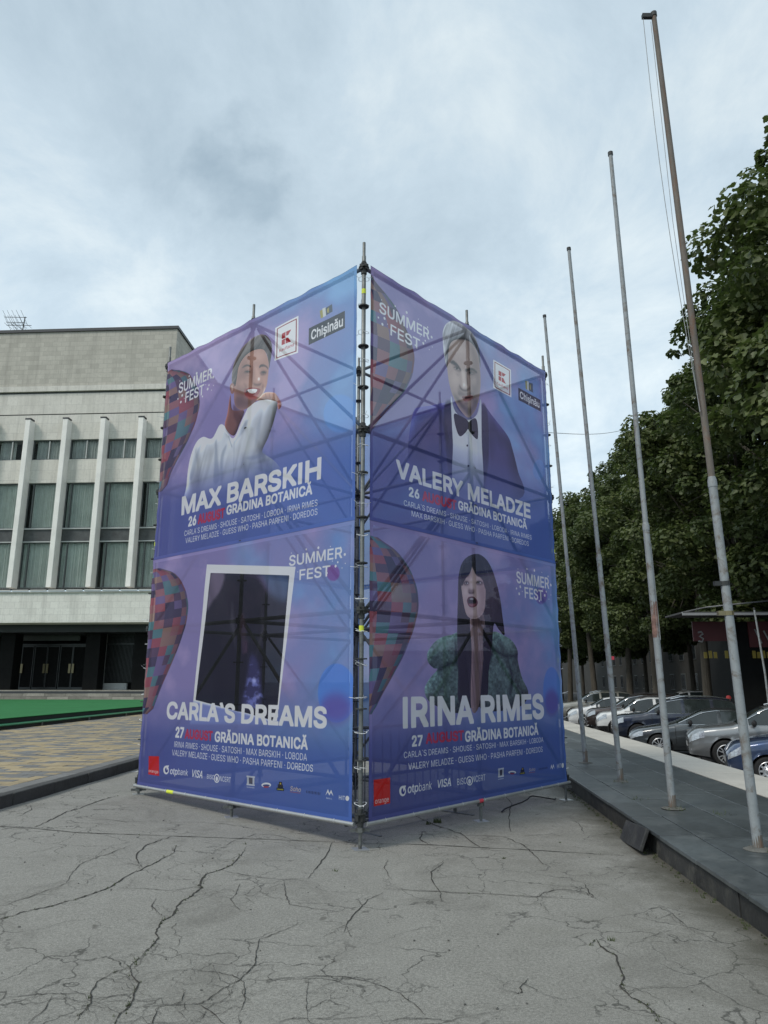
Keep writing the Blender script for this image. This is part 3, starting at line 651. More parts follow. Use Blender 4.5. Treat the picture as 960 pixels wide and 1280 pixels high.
for i in range(3):
    for j in range(3):
        foot = gz(*(CP + lp(i, j, 0)).xy); top = 6.66 if (i + j) % 2 == 0 else 6.62
        if i == 1 and j == 1: top = 6.55
        m_ = MB(); m_.lathe([(.0, top), (.018, top), (.018, top - .17), (.0242, top - .18), (.0242, 0.20), (.0, .20)], 12, Matrix.Translation(lp(i, j, 0)))
        po = m_.build('post', M['steel'], tower, smooth=True)
        for k in range(13):
            z = .33 + .5 * k
            if z < 6.4: r_ = link('rosette', rosm, po); r_.location = lp(i, j, z)
        for z in LV: r_ = link('coupler', coupm, po); r_.location = lp(i, j, z)
        for z in ((2.14, 6.02) if (i, j) == (0, 0) else (3.55,) if (i, j) == (0, 2) else (1.9, 3.5) if (i, j) == (2, 0) else ()): r_ = link('tape_mark', tapem, po); r_.location = lp(i, j, z)
        m_ = MB(); m_.lathe([(0, .30), (.017, .30), (.017, foot + .006), (0, foot + .006)], 8, Matrix.Translation(lp(i, j, 0)))
        m_.lathe([(.02, .205), (.045, .2), (.045, .16), (.02, .155)], 6, Matrix.Translation(lp(i, j, 0))); m_.box(-.10, .10, -.008, .008, .165, .195, 0, Matrix.Translation(lp(i, j, 0)) @ Matrix.Rotation(.3 + i, 4, 'Z'))
        jk = m_.build('screw_jack', M['steel'], tower)
        m_ = MB(); m_.box(-.075, .075, -.075, .075, foot - .004, foot + .006, 0, Matrix.Translation(lp(i, j, 0)) @ Matrix.Rotation(R(20), 4, 'Z')); m_.build('base_plate', M['steel_lt'], jk)
def tube_part(name, a, b, r=.0242, mat='steel', parent=tower, n=8):
    m_ = MB(); d = (b - a).normalized() * .05; m_.tube([a + d, b - d], r, n); return m_.build(name, M[mat], parent, smooth=True)
for z in LV:
    for i in range(3):
        for j in range(2):
            tube_part('ledger', lp(i, j, z), lp(i, j + 1, z)); tube_part('ledger', lp(j, i, z), lp(j + 1, i, z))
DG = []
for k in range(3):
    zt, zb = LV[k + 1], LV[k]
    DG += [((1, 0, zt), (0, 0, zb)), ((1, 0, zt), (2, 0, zb)), ((0, 1, zt), (0, 0, zb)), ((0, 1, zt), (0, 2, zb))]
    DG += [((2, 1, zt), (2, 2, zb)), ((1, 2, zt), (2, 2, zb))]
DG += [((1, 0, 6.33), (1, 1, 4.33)), ((0, 1, 6.33), (1, 1, 4.33)), ((2, 1, 6.33), (1, 1, 4.33)), ((1, 2, 6.33), (1, 1, 4.33)), ((1, 0, 4.33), (1, 1, 2.33)), ((0, 1, 4.33), (1, 1, 2.33)), ((1, 1, 2.33), (0, 1, .3)), ((1, 1, 2.33), (1, 0, .3))]
for a, b in DG:
    off = Vector((.03, .03, 0)); tube_part('diagonal_brace', lp(*a) + off, lp(*b) + off, .0212)
OUTR, OUTL = -LD, -RD
# tubes the banner hems are tied to
for d_, o_ in ((RD, OUTR), (LD, OUTL)):
    m_ = MB(); m_.tube([d_ * .03 + o_ * .055 + Vector((0, 0, .235)), d_ * 4.16 + o_ * .055 + Vector((0, 0, .235))], .0215, 10); hb = m_.build('hem_tube', M['steel_lt'], tower, smooth=True)
    m_ = MB(); m_.tube([d_ * (1.95 if d_ is RD else 3.2) + o_ * .055 + Vector((0, 0, .235)), d_ * (2.03 if d_ is RD else 3.35) + o_ * .055 + Vector((0, 0, .235))], .0228, 10); m_.build('tape_mark', M['redtape' if d_ is RD else 'tape'], hb)
tag(tower, 'square tower of grey scaffold tubes on screw jacks carrying the festival banners', 'scaffold')

# ------------------------------------------------------------------ rasteriser for the printed banners
W_, H_ = 1400, 1064
S0, S1 = 0.062, 4.08
def plane_uv(face, px, py):
    d_, o_ = (RD, OUTR) if face == 'R' else (LD, OUTL)
    r_ = ray(px, py); E0 = Vector((0, 0, EYE)); Q = CP + o_ * .058
    t = (Q - E0).dot(o_) / r_.dot(o_); p = E0 + r_ * t; s = (p - CP).dot(d_)
    return (s if face == 'R' else 0) + (S1 + S0 - s if face == 'L' else 0), p.z      # s grows to the viewer's right on both
class Art:
    def __init__(s, face, z0, z1, sc, ox, oy):
        s.face, s.z0, s.z1, s.k, s.ox, s.oy = face, z0, z1, sc, ox, oy
        s.img = np.zeros((H_, W_, 3), np.float32)
        yy, xx = np.mgrid[0:H_, 0:W_].astype(np.float32); s.X, s.Y = xx / W_, yy / H_
    def c(s, p):
        a, z = plane_uv(s.face, s.ox + p[0] / s.k, s.oy + p[1] / s.k)
        return ((a - S0) / (S1 - S0) * W_, (s.z1 - z) / (s.z1 - s.z0) * H_)
    def Z(s, k, ox, oy): s.k, s.ox, s.oy = k, ox, oy
    def mask_edges(s, E):
        SS = 3; y0 = max(0, int(E[:, [1, 3]].min()) - 1); y1 = min(H_, int(E[:, [1, 3]].max()) + 2)
        x0 = max(0, int(E[:, [0, 2]].min()) - 2); x1 = min(W_, int(E[:, [0, 2]].max()) + 3)
        if y1 <= y0 or x1 <= x0: return None
        w = x1 - x0; m = np.zeros((y1 - y0, w + 2), np.float32)
        ax, ay, bx, by = E.T; sg = np.where(by > ay, 1.0, -1.0); lo, hi = np.minimum(ay, by), np.maximum(ay, by); dy = np.where(hi - lo < 1e-9, 1, by - ay)
        for r_ in range(y0 * SS, y1 * SS):
            yv = (r_ + .5) / SS; k = (lo <= yv) & (yv < hi)
            if not k.any(): continue
            xc = np.clip(ax[k] + (yv - ay[k]) / dy[k] * (bx[k] - ax[k]) - x0, 0, w); xi = xc.astype(int); fr = xc - xi; row = m[r_ // SS - y0]
            np.add.at(row, xi, sg[k] * (1 - fr) / SS); np.add.at(row, xi + 1, sg[k] * fr / SS)
        return np.clip(np.abs(np.cumsum(m, 1)[:, :w]), 0, 1), x0, y0
    def blend(s, mk, col, al, blur=0, clip=None):
        if mk is None: return
        m, x0, y0 = mk
        full = np.zeros((H_, W_), np.float32); full[y0:y0 + m.shape[0], x0:x0 + m.shape[1]] = m
        if blur: full = s.blur(full, blur)
        if clip is not None: full = full * clip
        full = (full * al)[..., None]; s.img = s.img * (1 - full) + np.asarray(col, np.float32) * full
        return full
    @staticmethod
    def blur(a, r):
        r = max(1, int(r))
        for _ in range(2):
            for ax in (0, 1):
                p = np.pad(a, [(r + 1, r) if i == ax else (0, 0) for i in range(2)], mode='edge'); c = np.cumsum(p, ax, dtype=np.float64)
                a = ((np.take(c, range(2 * r + 1, c.shape[ax]), ax) - np.take(c, range(0, c.shape[ax] - 2 * r - 1), ax)) / (2 * r + 1)).astype(np.float32)
        return a
    def smooth(s, P, n=5):
        out = []; L = len(P)
        for i in range(L):
            p0, p1, p2, p3 = (np.array(P[(i + k - 1) % L], float) for k in range(4))
            for j in range(n):
                t = j / n; out.append(tuple(.5 * ((2 * p1) + (-p0 + p2) * t + (2 * p0 - 5 * p1 + 4 * p2 - p3) * t * t + (-p0 + 3 * p1 - 3 * p2 + p3) * t ** 3)))
        return out
    def polymask(s, pts, curve=True, raw=False):
        P = pts if raw else [s.c(p) for p in pts]
        if curve and len(P) > 4: P = s.smooth(P)
        P = np.array(P, float); E = np.concatenate([P, np.roll(P, -1, 0)], 1); return s.mask_edges(E)
    def poly(s, pts, col, al=1.0, blur=0, curve=True, raw=False, clip=None): return s.blend(s.polymask(pts, curve, raw), col, al, blur, clip)
    def full(s, pts, curve=True):
        mk = s.polymask(pts, curve); f = np.zeros((H_, W_), np.float32)
        if mk: m, x0, y0 = mk; f[y0:y0 + m.shape[0], x0:x0 + m.shape[1]] = m
        return f
    def ell(s, cx_, cy_, rx, ry, col, al=1.0, blur=0, clip=None, rot=0.0):
        pts = []
        for k in range(20):
            a = k * math.pi / 10; x, y = rx * math.cos(a), ry * math.sin(a)
            pts.append((cx_ + x * math.cos(rot) - y * math.sin(rot), cy_ + x * math.sin(rot) + y * math.cos(rot)))
        return s.poly(pts, col, al, blur, True, False, clip)
    def line(s, a, b, w, col, al=1.0, blur=0):
        a, b = np.array(s.c(a)), np.array(s.c(b)); d = b - a; n = np.array([-d[1], d[0]]) / (np.hypot(*d) + 1e-9) * w / 2
        s.poly([tuple(a + n), tuple(b + n), tuple(b - n), tuple(a - n)], col, al, blur, False, True)
    def noise(s, seed, sx, sy):
        r_ = np.random.RandomState(seed); tot = np.zeros((H_, W_), np.float32); amp = 1
        for o in range(5):
            gx, gy = int(sx * 2 ** o) + 2, int(sy * 2 ** o) + 2; g = r_.rand(gy, gx).astype(np.float32)
            x = np.linspace(0, gx - 1.001, W_); y = np.linspace(0, gy - 1.001, H_); xi, yi = x.astype(int), y.astype(int); fx, fy = x - xi, y - yi
            fx, fy = fx * fx * (3 - 2 * fx), fy * fy * (3 - 2 * fy)
            a = g[yi][:, xi] * (1 - fx) + g[yi][:, xi + 1] * fx; b_ = g[yi + 1][:, xi] * (1 - fx) + g[yi + 1][:, xi + 1] * fx
            tot += amp * (a * (1 - fy)[:, None] + b_ * fy[:, None]); amp *= .5
        return tot / 1.94
    def lin(s, ang, fa, fl, seed):
        r_ = np.random.RandomState(seed); g = r_.rand(256, 256).astype(np.float32); c_, d_ = math.cos(ang), math.sin(ang); X, Y = s.X * 1.32, s.Y
        o = np.zeros((H_, W_), np.float32)
        for k, am in ((1, .6), (2.1, .4)):
            a = (X * c_ + Y * d_) * fl * k + 50; b_ = (-X * d_ + Y * c_) * fa * k + 90; ai, bi = np.floor(a).astype(int), np.floor(b_).astype(int); fx, fy = a - ai, b_ - bi; ai %= 255; bi %= 255
            o += am * ((g[bi, ai] * (1 - fx) + g[bi, ai + 1] * fx) * (1 - fy) + (g[bi + 1, ai] * (1 - fx) + g[bi + 1, ai + 1] * fx) * fy)
        return o
    def puff(s, m, r, k, lx=-.6, ly=-.8):
        for rr_ in (r, r / 2.5):
            h = s.blur(m, rr_); gy, gx = np.gradient(h); s.img = s.img * np.clip(1 + k * rr_ * (gx * lx * -1 + gy * ly * -1) * -1 * m * .5, .55, 1.32)[..., None]
    def strands(s, m, ang, fa, fl, amp, seed=5):
        n_ = s.lin(ang, fa, fl, seed); s.img = s.img * (1 + ((n_ - .5) * 2 * amp * m))[..., None]
    def folds(s, m, ang, fa, fl, amp, seed=6):
        n_ = s.lin(ang, fa, fl, seed); rd = 1 - np.abs(2 * n_ - 1); rd = s.blur(np.clip((rd - .72) * 3.6, 0, 1), 3); gy, gx = np.gradient(s.blur(n_, 5)); s.img = s.img * (1 - rd * amp * m + np.clip(gx * 20, -1, 1) * amp * .6 * m)[..., None]
    def text(s, txt, bl, tl, br, col=(.93, .94, .96), bold=0.0, al=1.0, shear=0.0):
        """bl/tl: baseline and cap top at the left end, br: the right end, all in zoomed photo pixels"""
        x0, yb = s.c(bl); _, yt = s.c(tl); ya, yc = bl[1] - 400, bl[1] + 400
        for _ in range(22):
            ym = (ya + yc) / 2
            if s.c((br[0], ym))[1] < yb: ya = ym
            else: yc = ym
        x1, _ = s.c((br[0], ym)); E = glyphs(txt, 0).copy(); mnx, mxx = E[:, 0].min(), E[:, 0].max(); k = (x1 - x0) / (mxx - mnx); ky = (yb - yt) / CAPH
        if shear: E[:, 0] += E[:, 1] * shear; E[:, 2] += E[:, 3] * shear
        X = np.stack([x0 + (E[:, 0] - mnx) * k, yb - E[:, 1] * ky, x0 + (E[:, 2] - mnx) * k, yb - E[:, 3] * ky], 1); mk = s.mask_edges(X)
        if bold > 0.005 and mk:
            m, mx0, my0 = mk; r = max(.6, (yb - yt) * bold * 1.5); R_ = int(math.ceil(r)); P_ = np.pad(m, R_); o = P_.copy()
            for dy in range(-R_, R_ + 1):
                for dx in range(-R_, R_ + 1):
                    k_ = min(1, max(0, r + .5 - (dx ** 4 + dy ** 4) ** .25))
                    if k_ > 0: o = np.maximum(o, np.roll(P_, (dy, dx), (0, 1)) * k_)
            mx0 -= R_; my0 -= R_; cx0, cy0 = max(0, -mx0), max(0, -my0); o = o[cy0:cy0 + H_ - max(my0, 0), cx0:cx0 + W_ - max(mx0, 0)]; mk = (o, max(mx0, 0), max(my0, 0))
        s.blend(mk, col, al)
_g = {}
try: SANS = bpy.data.fonts.load(bpy.utils.resource_path('LOCAL') + '/datafiles/fonts/Inter.woff2')   # the sans Blender itself ships with
except Exception: SANS = None
def glyphs(txt, bold):
    if (txt, bold) in _g: return _g[(txt, bold)]
    cu = bpy.data.curves.new('lettering', 'FONT'); cu.body = txt; cu.size = 1; cu.resolution_u = 4
    if SANS: cu.font = SANS
    ob = bpy.data.objects.new('lettering', cu); COL.objects.link(ob); dg = bpy.context.evaluated_depsgraph_get(); dg.update()
    cv_ = ob.to_curve(dg, apply_modifiers=False); E = []; BARS = []
    for sp_c in cv_.splines:
        b_ = sp_c.bezier_points; pts = []
        for i in range(len(b_)):
            p0, p1 = b_[i], b_[(i + 1) % len(b_)]; A0, B0, C0, D0 = (np.array(v[:2]) for v in (p0.co, p0.handle_right, p1.handle_left, p1.co))
            for t in (0, .25, .5, .75): pts.append(A0 * (1 - t) ** 3 + 3 * B0 * t * (1 - t) ** 2 + 3 * C0 * t * t * (1 - t) + D0 * t ** 3)
        cps = [np.array(p.co[:2]) for p in b_]; xs_ = sorted({round(float(p[0]), 3) for p in cps}); ym = max(p[1] for p in cps)
        if SANS and len(cps) == 12 and len(xs_) == 4 and sum(abs(p[1] - ym) < 1e-3 for p in cps) == 2 and abs(xs_[0] + xs_[3] - xs_[1] - xs_[2]) < 4e-3 and xs_[2] - xs_[1] < .5 * (xs_[3] - xs_[0]):
            y0_ = min(p[1] for p in cps); a_, c_ = xs_[1], xs_[2]; pts = [(a_, y0_), (a_, ym), (c_, ym), (c_, y0_)]      # a plain stem for the capital I
            if (cps[1][0] - cps[0][0]) * (cps[2][1] - cps[0][1]) - (cps[2][0] - cps[0][0]) * (cps[1][1] - cps[0][1]) > 0: pts = pts[::-1]
            BARS.append((xs_[3], xs_[1] - xs_[0], len(E)))
        for i in range(len(pts)): E.append([*pts[i], *pts[(i + 1) % len(pts)]])
    ob.to_curve_clear(); bpy.data.objects.remove(ob); bpy.data.curves.remove(cu); E = np.array(E)
    O_ = E.copy()
    for xr, d, i0 in BARS:
        for c_ in (0, 2):
            E[:, c_] -= np.where(O_[:, c_] > xr - .01, 1.0 * d, 0); E[i0:i0 + 4, c_] -= .5 * d
    _g[(txt, bold)] = E; return E
CAPH = glyphs('H', 0.0)[:, [1, 3]].max()
WHT = (.93, .94, .97)
def backdrop(A_, seed, up):
    X, Y = A_.X, A_.Y; n = A_.noise(seed, 3, 3); n2 = A_.noise(seed + 5, 6, 5)
    pur = np.array([.45, .41, .64]); blu = np.array([.31, .46, .72]); pink = np.array([.60, .51, .72]); dk = np.array([.25, .27, .54]); dkb = np.array([.24, .36, .62])
    t = np.clip((X - .50 + (n - .5) * .8) / .45, 0, 1)[..., None]; base = pur * (1 - t) + blu * t
    w = np.clip((n2 - .46) * 4.5, 0, 1)[..., None] * (1 - t * .6) * .8; base = base * (1 - w) + pink * w
    cy_ = np.clip((n - .47) * 5, 0, 1)[..., None] * t * .65; base = base * (1 - cy_) + np.array([.42, .66, .88]) * cy_
    b0, b1 = (.60, .82) if up else (.58, .80)
    v = np.clip((Y - b0) / (b1 - b0), 0, 1)[..., None]; low = dk * (1 - X[..., None]) + dkb * X[..., None]
    A_.img = (base * (1 - v) + low * v).astype(np.float32)
    r_ = np.random.RandomState(seed)           # scattered specks like stars
    for _ in range(120):
        x, y = int(r_.rand() * (W_ - 4)), int(r_.rand() * H_ * .5); A_.img[y:y + 2, x:x + 2] += .18 * r_.rand()
BALC = [(.50, .17, .18), (.18, .38, .38), (.13, .11, .18), (.46, .32, .24), (.30, .24, .42), (.48, .25, .24), (.22, .14, .20)]
def balloon(A_, edge, y0, y1, rows, seed=1):
    """edge: right outline from crown to basket; the checked envelope fills from the banner's left edge to it"""
    E_ = [A_.c(p) for p in edge]; ex, ey = np.array([p[0] for p in E_]), np.array([p[1] for p in E_]); o = np.argsort(ey); exs = np.interp(np.arange(H_), ey[o], ex[o], left=0, right=0)
    yv = np.arange(H_); inside = (yv >= ey.min()) & (yv <= ey.max()); exs = np.convolve(np.pad(exs, 25, mode='edge'), np.ones(51) / 51, 'valid'); exs = np.where(inside, exs, 0)
    xx = np.arange(W_)[None, :]; cxp = -exs.max() * .15
    u = np.clip((xx - cxp) / np.maximum(exs[:, None] - cxp, 1), 0, 1); mask = (xx < exs[:, None]) & inside[:, None]
    ang = np.arcsin(np.clip(u, 0, 1)) / (math.pi / 2); col = (ang * 6.0).astype(int)
    yn = (yv - ey.min()) / (ey.max() - ey.min()); row = ((yn[:, None] ** .8) * rows * 1.45 + .5 * ang).astype(int)
    idx = (row * 5 + col * 2 + (row * col) % 3 + seed) % 7; rgb = np.array(BALC)[idx]
    shade = (1.12 - .55 * u ** 3)[..., None]; sof = A_.blur(mask.astype(np.float32), 1)[..., None] * .82
    A_.img = (A_.img * (1 - sof) + rgb * shade * sof).astype(np.float32)
def summer(A_, a, b, c_, d, e_, f):
    A_.text('SUMMER', a, b, c_, WHT, .025); A_.text('FEST', d, e_, f, WHT, .025)
    x0, y0 = a; x1, y1 = c_; h = a[1] - b[1]
    for k, (u, v) in enumerate(((.04, -1.25), (.32, -1.35), (.55, -1.3), (.78, -1.2), (.97, -.9), (1.05, -.15), (1.06, .75), (.92, .5), (.88, .85), (.82, .3), (-.02, .55), (.10, .35), (.16, .75), (.72, 1.4), (.06, 1.0), (1.0, 1.15))):
        q_ = A_.c((x0 + (x1 - x0) * u, y0 + (y1 - y0) * u + v * h)); rr_ = (A_.c(a)[1] - A_.c(b)[1]) * (.055 + .04 * (k % 3))
        A_.poly([(q_[0] + rr_ * math.cos(t * .524), q_[1] + rr_ * math.sin(t * .524)) for t in range(12)], WHT, .95, 0, False, True)
def quadsub(q, u0, v0, u1, v1):
    tl, tr, br, bl = (np.array(p, float) for p in q); f = lambda u, v: tuple((tl * (1 - u) + tr * u) * (1 - v) + (bl * (1 - u) + br * u) * v)
    return [f(u0, v0), f(u1, v0), f(u1, v1), f(u0, v1)], f
def kmark(A_, q):
    A_.poly(q, (.88, .89, .9), 1, 0, False)
    a, f = quadsub(q, .07, .05, .93, .95); A_.poly(a, (.45, .03, .06), 1, 0, False); a, _ = quadsub(q, .11, .075, .89, .925); A_.poly(a, (.86, .87, .89), 1, 0, False)
    R_ = (.62, .04, .07)
    for p in ([(.30, .28), (.46, .28), (.46, .44), (.30, .44)], [(.49, .40), (.49, .28), (.70, .28), (.58, .40)], [(.30, .47), (.44, .47), (.44, .62), (.30, .62)], [(.47, .47), (.57, .47), (.70, .62), (.47, .62)]): A_.poly([f(*t) for t in p], R_, 1, 0, False)
    A_.text('Kaufland', f(.20, .80), f(.20, .71), f(.82, .80), R_, .015)
def chis(A_, q, em):
    A_.poly(q, (.10, .11, .14), 1, 0, False); _, f = quadsub(q, 0, 0, 1, 1)
    A_.text('Chișinău', f(.07, .76), f(.07, .22), f(.94, .76), (.93, .93, .93), .03)
    _, g = quadsub(em, 0, 0, 1, 1)
    for p, c_ in (([(0, .1), (.2, .1), (.2, 1), (0, 1)], (.55, .5, .12)), ([(.2, 0), (.45, 0), (.45, 1), (.2, 1)], (.75, .76, .7)), ([(.45, .1), (.95, .0), (1, .9), (.45, .95)], (.16, .2, .22)), ([(.55, .3), (.7, .2), (.7, .8), (.55, .7)], (.6, .55, .2))): A_.poly([g(*t) for t in p], c_, .9, 0, False)
EV = [('SMALL')]
def eventtext(A_, name, n3, day, d3, a3, g3, l1, l1p, l2, l2p):
    A_.text(name, *n3, WHT, .048); A_.text(day, *d3, WHT, .05); A_.text('AUGUST', *a3, (.68, .10, .22), .06); A_.text('GRĂDINA BOTANICĂ', *g3, WHT, .045)
    A_.text(l1, *l1p, (.86, .88, .93), 0); A_.text(l2, *l2p, (.86, .88, .93), 0)
def finish(A_, name):
    im = np.clip(A_.img, 0, 1); g_ = im.mean(2, keepdims=True); im = im * .86 + g_ * .14; im = np.clip(im ** .80 * 1.12, 0, .97); al = np.full((H_, W_), .75, np.float32)
    d = np.minimum(np.minimum(A_.X * 4.0, (1 - A_.X) * 4.0), np.minimum(A_.Y * 3.05, (1 - A_.Y) * 3.05)); al[d < .045] = 1.0
    im = im * np.where(d < .004, .8, 1)[..., None]
    px = np.concatenate([im, al[..., None]], 2)[::-1].astype(np.float32)
    I = bpy.data.images.new(name, W_, H_, alpha=True, float_buffer=False); I.alpha_mode = 'CHANNEL_PACKED'
    I.pixels.foreach_set(np.ascontiguousarray(px).ravel()); I.update(); I.pack(); return I
Z0, ZM, Z1 = 0.25, 3.30, 6.35
# --- upper banner of the shaded-left face: smiling man in white
a = Art('L', ZM, Z1, 3.5556, 190, 320); backdrop(a, 3, True)
balloon(a, [(95, 500), (165, 520), (205, 590), (213, 660), (195, 740), (160, 820), (115, 900), (85, 960), (60, 1040)], 0, 0, 11, 1)
for cx_, cy_, rx, ry in ((835, 700, 75, 85),): a.ell(cx_, cy_, rx, ry, (.30, .52, .85), .75, 3)
a.Z(5.3333, 230, 400)
SH = [(20,1100),(40,930),(80,820),(130,780),(190,790),(240,700),(280,715),(330,790),(390,660),(440,560),(475,548),(520,532),(615,545),(602,650),(560,780),(520,870),(545,900),(600,940),(640,1000),(620,1080),(300,1180),(20,1230)]
a.poly(SH, (.76, .79, .82)); ms = a.full(SH); a.puff(ms, 40, 2.2, .7, .7); a.folds(ms, 1.25, 9, 2.2, .30, 3); a.folds(ms, 1.9, 16, 3, .16, 9)
for p, al in (([(215,790),(225,900),(240,1060),(200,1090),(205,940)], .5), ([(290,830),(265,930),(262,1060),(240,1060),(250,900)], .45), ([(440,640),(400,740),(330,830),(360,740)], .45), ([(520,600),(500,760),(470,860),(480,720)], .25), ([(130,800),(100,900),(60,1050),(40,1050),(80,900)], .35), ([(520,870),(480,900),(400,920),(470,930),(540,900)], .4)): a.poly(p, (.36, .42, .52), al, 5)
a.line((335, 800), (330, 1050), 3, (.45, .50, .58), .6, 1); a.line((240, 702), (300, 770), 4, (.9, .92, .95), .7, 1); a.line((300, 775), (322, 850), 4, (.40, .45, .53), .6, 1)
NK = [(312,500),(325,600),(400,605),(372,690),(333,772),(275,712),(292,620)]
a.poly(NK, (.40, .22, .18)); a.puff(a.full(NK), 14, 2.5, .6, .5); a.poly([(330,560),(400,610),(360,700),(330,640)], (.20, .09, .08), .6, 6)
a.Z(11.64, 280, 405)
FC = [(150,960),(175,820),(205,640),(260,520),(330,440),(440,372),(560,362),(618,450),(648,600),(640,760),(618,900),(570,1010),(500,1090),(430,1150),(330,1230),(240,1250),(160,1170)]
a.poly(FC, (.60, .40, .34)); F1 = a.full(FC)
a.poly([(170,980),(210,700),(290,520),(330,640),(320,860),(300,1050),(220,1240),(150,1180)], (.36, .22, .20), .55, 14, clip=F1); a.ell(500, 470, 95, 60, (.80, .58, .50), .55, 18, F1); a.ell(280, 860, 70, 60, (.68, .46, .39), .6, 12, F1); a.ell(590, 850, 30, 70, (.70, .46, .38), .6, 8, F1)
a.poly([(230,1060),(330,1080),(470,1110),(420,1160),(300,1240),(180,1200),(170,1080)], (.26, .18, .18), .65, 12, clip=F1); a.poly([(560,1010),(592,920),(596,960),(560,1040),(530,1070)], (.90, .78, .74), .8, 3, clip=F1)
HR = [(125,880),(118,760),(135,620),(185,480),(270,340),(370,245),(440,190),(540,150),(630,180),(690,280),(690,420),(668,560),(655,640),(645,560),(618,440),(560,368),(450,378),(340,440),(262,530),(212,640),(190,780),(165,900)]
a.poly(HR, (.26, .23, .22)); mh = a.full(HR); a.strands(mh, -.75, 120, 9, .55, 4); a.puff(mh, 12, 2.0, .5, .8); a.poly([(200,520),(300,360),(420,250),(560,200),(480,290),(340,400)], (.42, .38, .36), .55, 9, clip=mh); a.poly([(560,190),(680,300),(680,480),(640,420),(600,320)], (.12, .09, .09), .6, 8, clip=mh)
for p in ([(262,640),(300,600),(350,590),(392,612),(388,628),(340,612),(296,628)], [(512,640),(520,600),(570,586),(628,622),(640,660),(600,622),(545,620)]): a.poly(p, (.13, .09, .09), .92, 2)
a.poly([(285,700),(320,672),(370,676),(392,698),(350,716),(305,716)], (.22, .13, .12), .7, 4); a.poly([(298,694),(340,680),(384,696),(342,704)], (.08, .05, .05), .95, 1); a.poly([(520,720),(545,680),(590,676),(622,700),(600,735),(550,745)], (.24, .15, .14), .7, 4); a.poly([(535,700),(575,686),(612,704),(575,714)], (.07, .05, .05), .95, 1)
a.poly([(300,740),(345,758),(390,740),(345,748)], (.30, .18, .16), .6, 3); a.poly([(400,610),(430,700),(415,840),(440,870),(400,850),(385,720)], (.34, .20, .17), .5, 7)
a.poly([(455,620),(490,640),(528,800),(520,830),(470,830),(460,720)], (.76, .54, .46), .65, 7); a.ell(505, 800, 14, 22, (.97, .90, .86), .9, 3); a.poly([(418,850),(460,872),(520,868),(545,850),(520,892),(450,894)], (.22, .12, .11), .85, 4)
a.poly([(270,860),(320,880),(330,940),(300,1010),(285,960),(310,910)], (.34, .20, .17), .5, 5); a.poly([(560,850),(580,900),(560,960),(548,920)], (.34, .20, .17), .5, 4)
a.poly([(300,958),(360,930),(440,926),(510,938),(528,960),(500,1015),(440,1062),(370,1066),(305,1036)], (.50, .17, .17)); a.poly([(345,958),(380,946),(440,944),(482,954),(462,994),(425,1010),(380,1004),(352,985)], (.93, .92, .91)); a.line((340, 996), (470, 1000), 2, (.5, .4, .4), .5, 1); a.poly([(300,1020),(370,1064),(440,1058),(500,1010),(460,1086),(370,1094)], (.68, .26, .25), .8, 3); a.ell(330, 968, 12, 12, (.1, .05, .05), .8, 2)
a.poly([(96,960),(92,900),(118,862),(150,880),(158,950),(140,1010),(108,1010)], (.52, .32, .27)); a.poly([(108,900),(130,890),(136,960),(118,980)], (.85, .72, .66), .6, 3)
HD = [(470,1110),(520,1060),(570,1010),(640,990),(730,1000),(765,1040),(800,1100),(830,1160),(820,1210),(790,1240),(772,1180),(765,1130),(640,1100),(560,1105)]
a.poly(HD, (.66, .45, .37)); mh = a.full(HD); a.puff(mh, 9, 2.5, .6, .6); a.poly([(765,1040),(830,1160),(820,1210),(785,1230),(772,1120)], (.50, .14, .15), .6, 4)
for x0 in (600, 655, 712): a.line((x0, 1010), (x0 + 14, 1080), 3, (.36, .20, .17), .6, 2)
a.Z(3.5556, 190, 320)
v = np.clip((a.Y - .60) / .16, 0, 1)[..., None]; low = np.array([.25, .27, .55]) * (1 - a.X[..., None]) + np.array([.21, .33, .66]) * a.X[..., None]; a.img = a.img * (1 - v * .9) + low * v * .9
summer(a, (117,610), (117,568), (265,548), (145,650), (145,608), (228,618))
kmark(a, [(548,320),(650,265),(650,430),(545,466)]); chis(a, [(697,322),(857,243),(857,320),(697,396)], [(745,240),(802,212),(802,250),(750,278)])
eventtext(a, 'MAX BARSKIH', ((133,1148),(133,1076),(745,0)), '26', ((162,1201),(162,1162),(195,0)), ((205,1190),(205,1152),(322,0)), ((333,1150),(333,1112),(710,0)),
  'CARLA`S DREAMS · SHOUSE · SATOSHI · LOBODA · IRINA RIMES', ((143,1245),(143,1222),(735,0)), 'VALERY MELADZE · GUESS WHO · PASHA PARFENI · DOREDOS', ((148,1277),(148,1254),(735,0)))
IM1 = finish(a, 'print_white_shirt')
# --- upper banner of the right face: man in a dinner jacket
a = Art('R', ZM, Z1, 3.5556, 440, 320); backdrop(a, 8, True)
balloon(a, [(75, 80), (130, 110), (200, 230), (262, 370), (280, 450), (270, 530), (235, 600), (180, 660), (120, 730), (80, 790)], 0, 0, 9, 2)
a.ell(830, 950, 26, 45, (.28, .50, .82), .6, 3)
a.Z(5.12, 510, 390)
JK = [(-10,1120),(0,980),(12,780),(35,640),(60,612),(140,600),(230,580),(280,575),(465,585),(540,660),(640,790),(672,880),(705,1020),(735,1180),(500,1250),(200,1230)]
a.poly(JK, (.20, .18, .40)); mj = a.full(JK); a.puff(mj, 40, 2.0, .6, .6); a.folds(mj, 1.35, 8, 2.0, .30, 13); a.poly([(230,600),(285,600),(300,900),(270,1080),(240,860)], (.07, .06, .14), .7, 5); a.poly([(470,600),(510,640),(520,900),(490,1100),(468,900)], (.07, .06, .14), .7, 5); a.line((285, 620), (302, 1120), 3, (.34, .32, .52), .6, 1); a.line((520, 650), (528, 1000), 3, (.32, .30, .50), .5, 1)
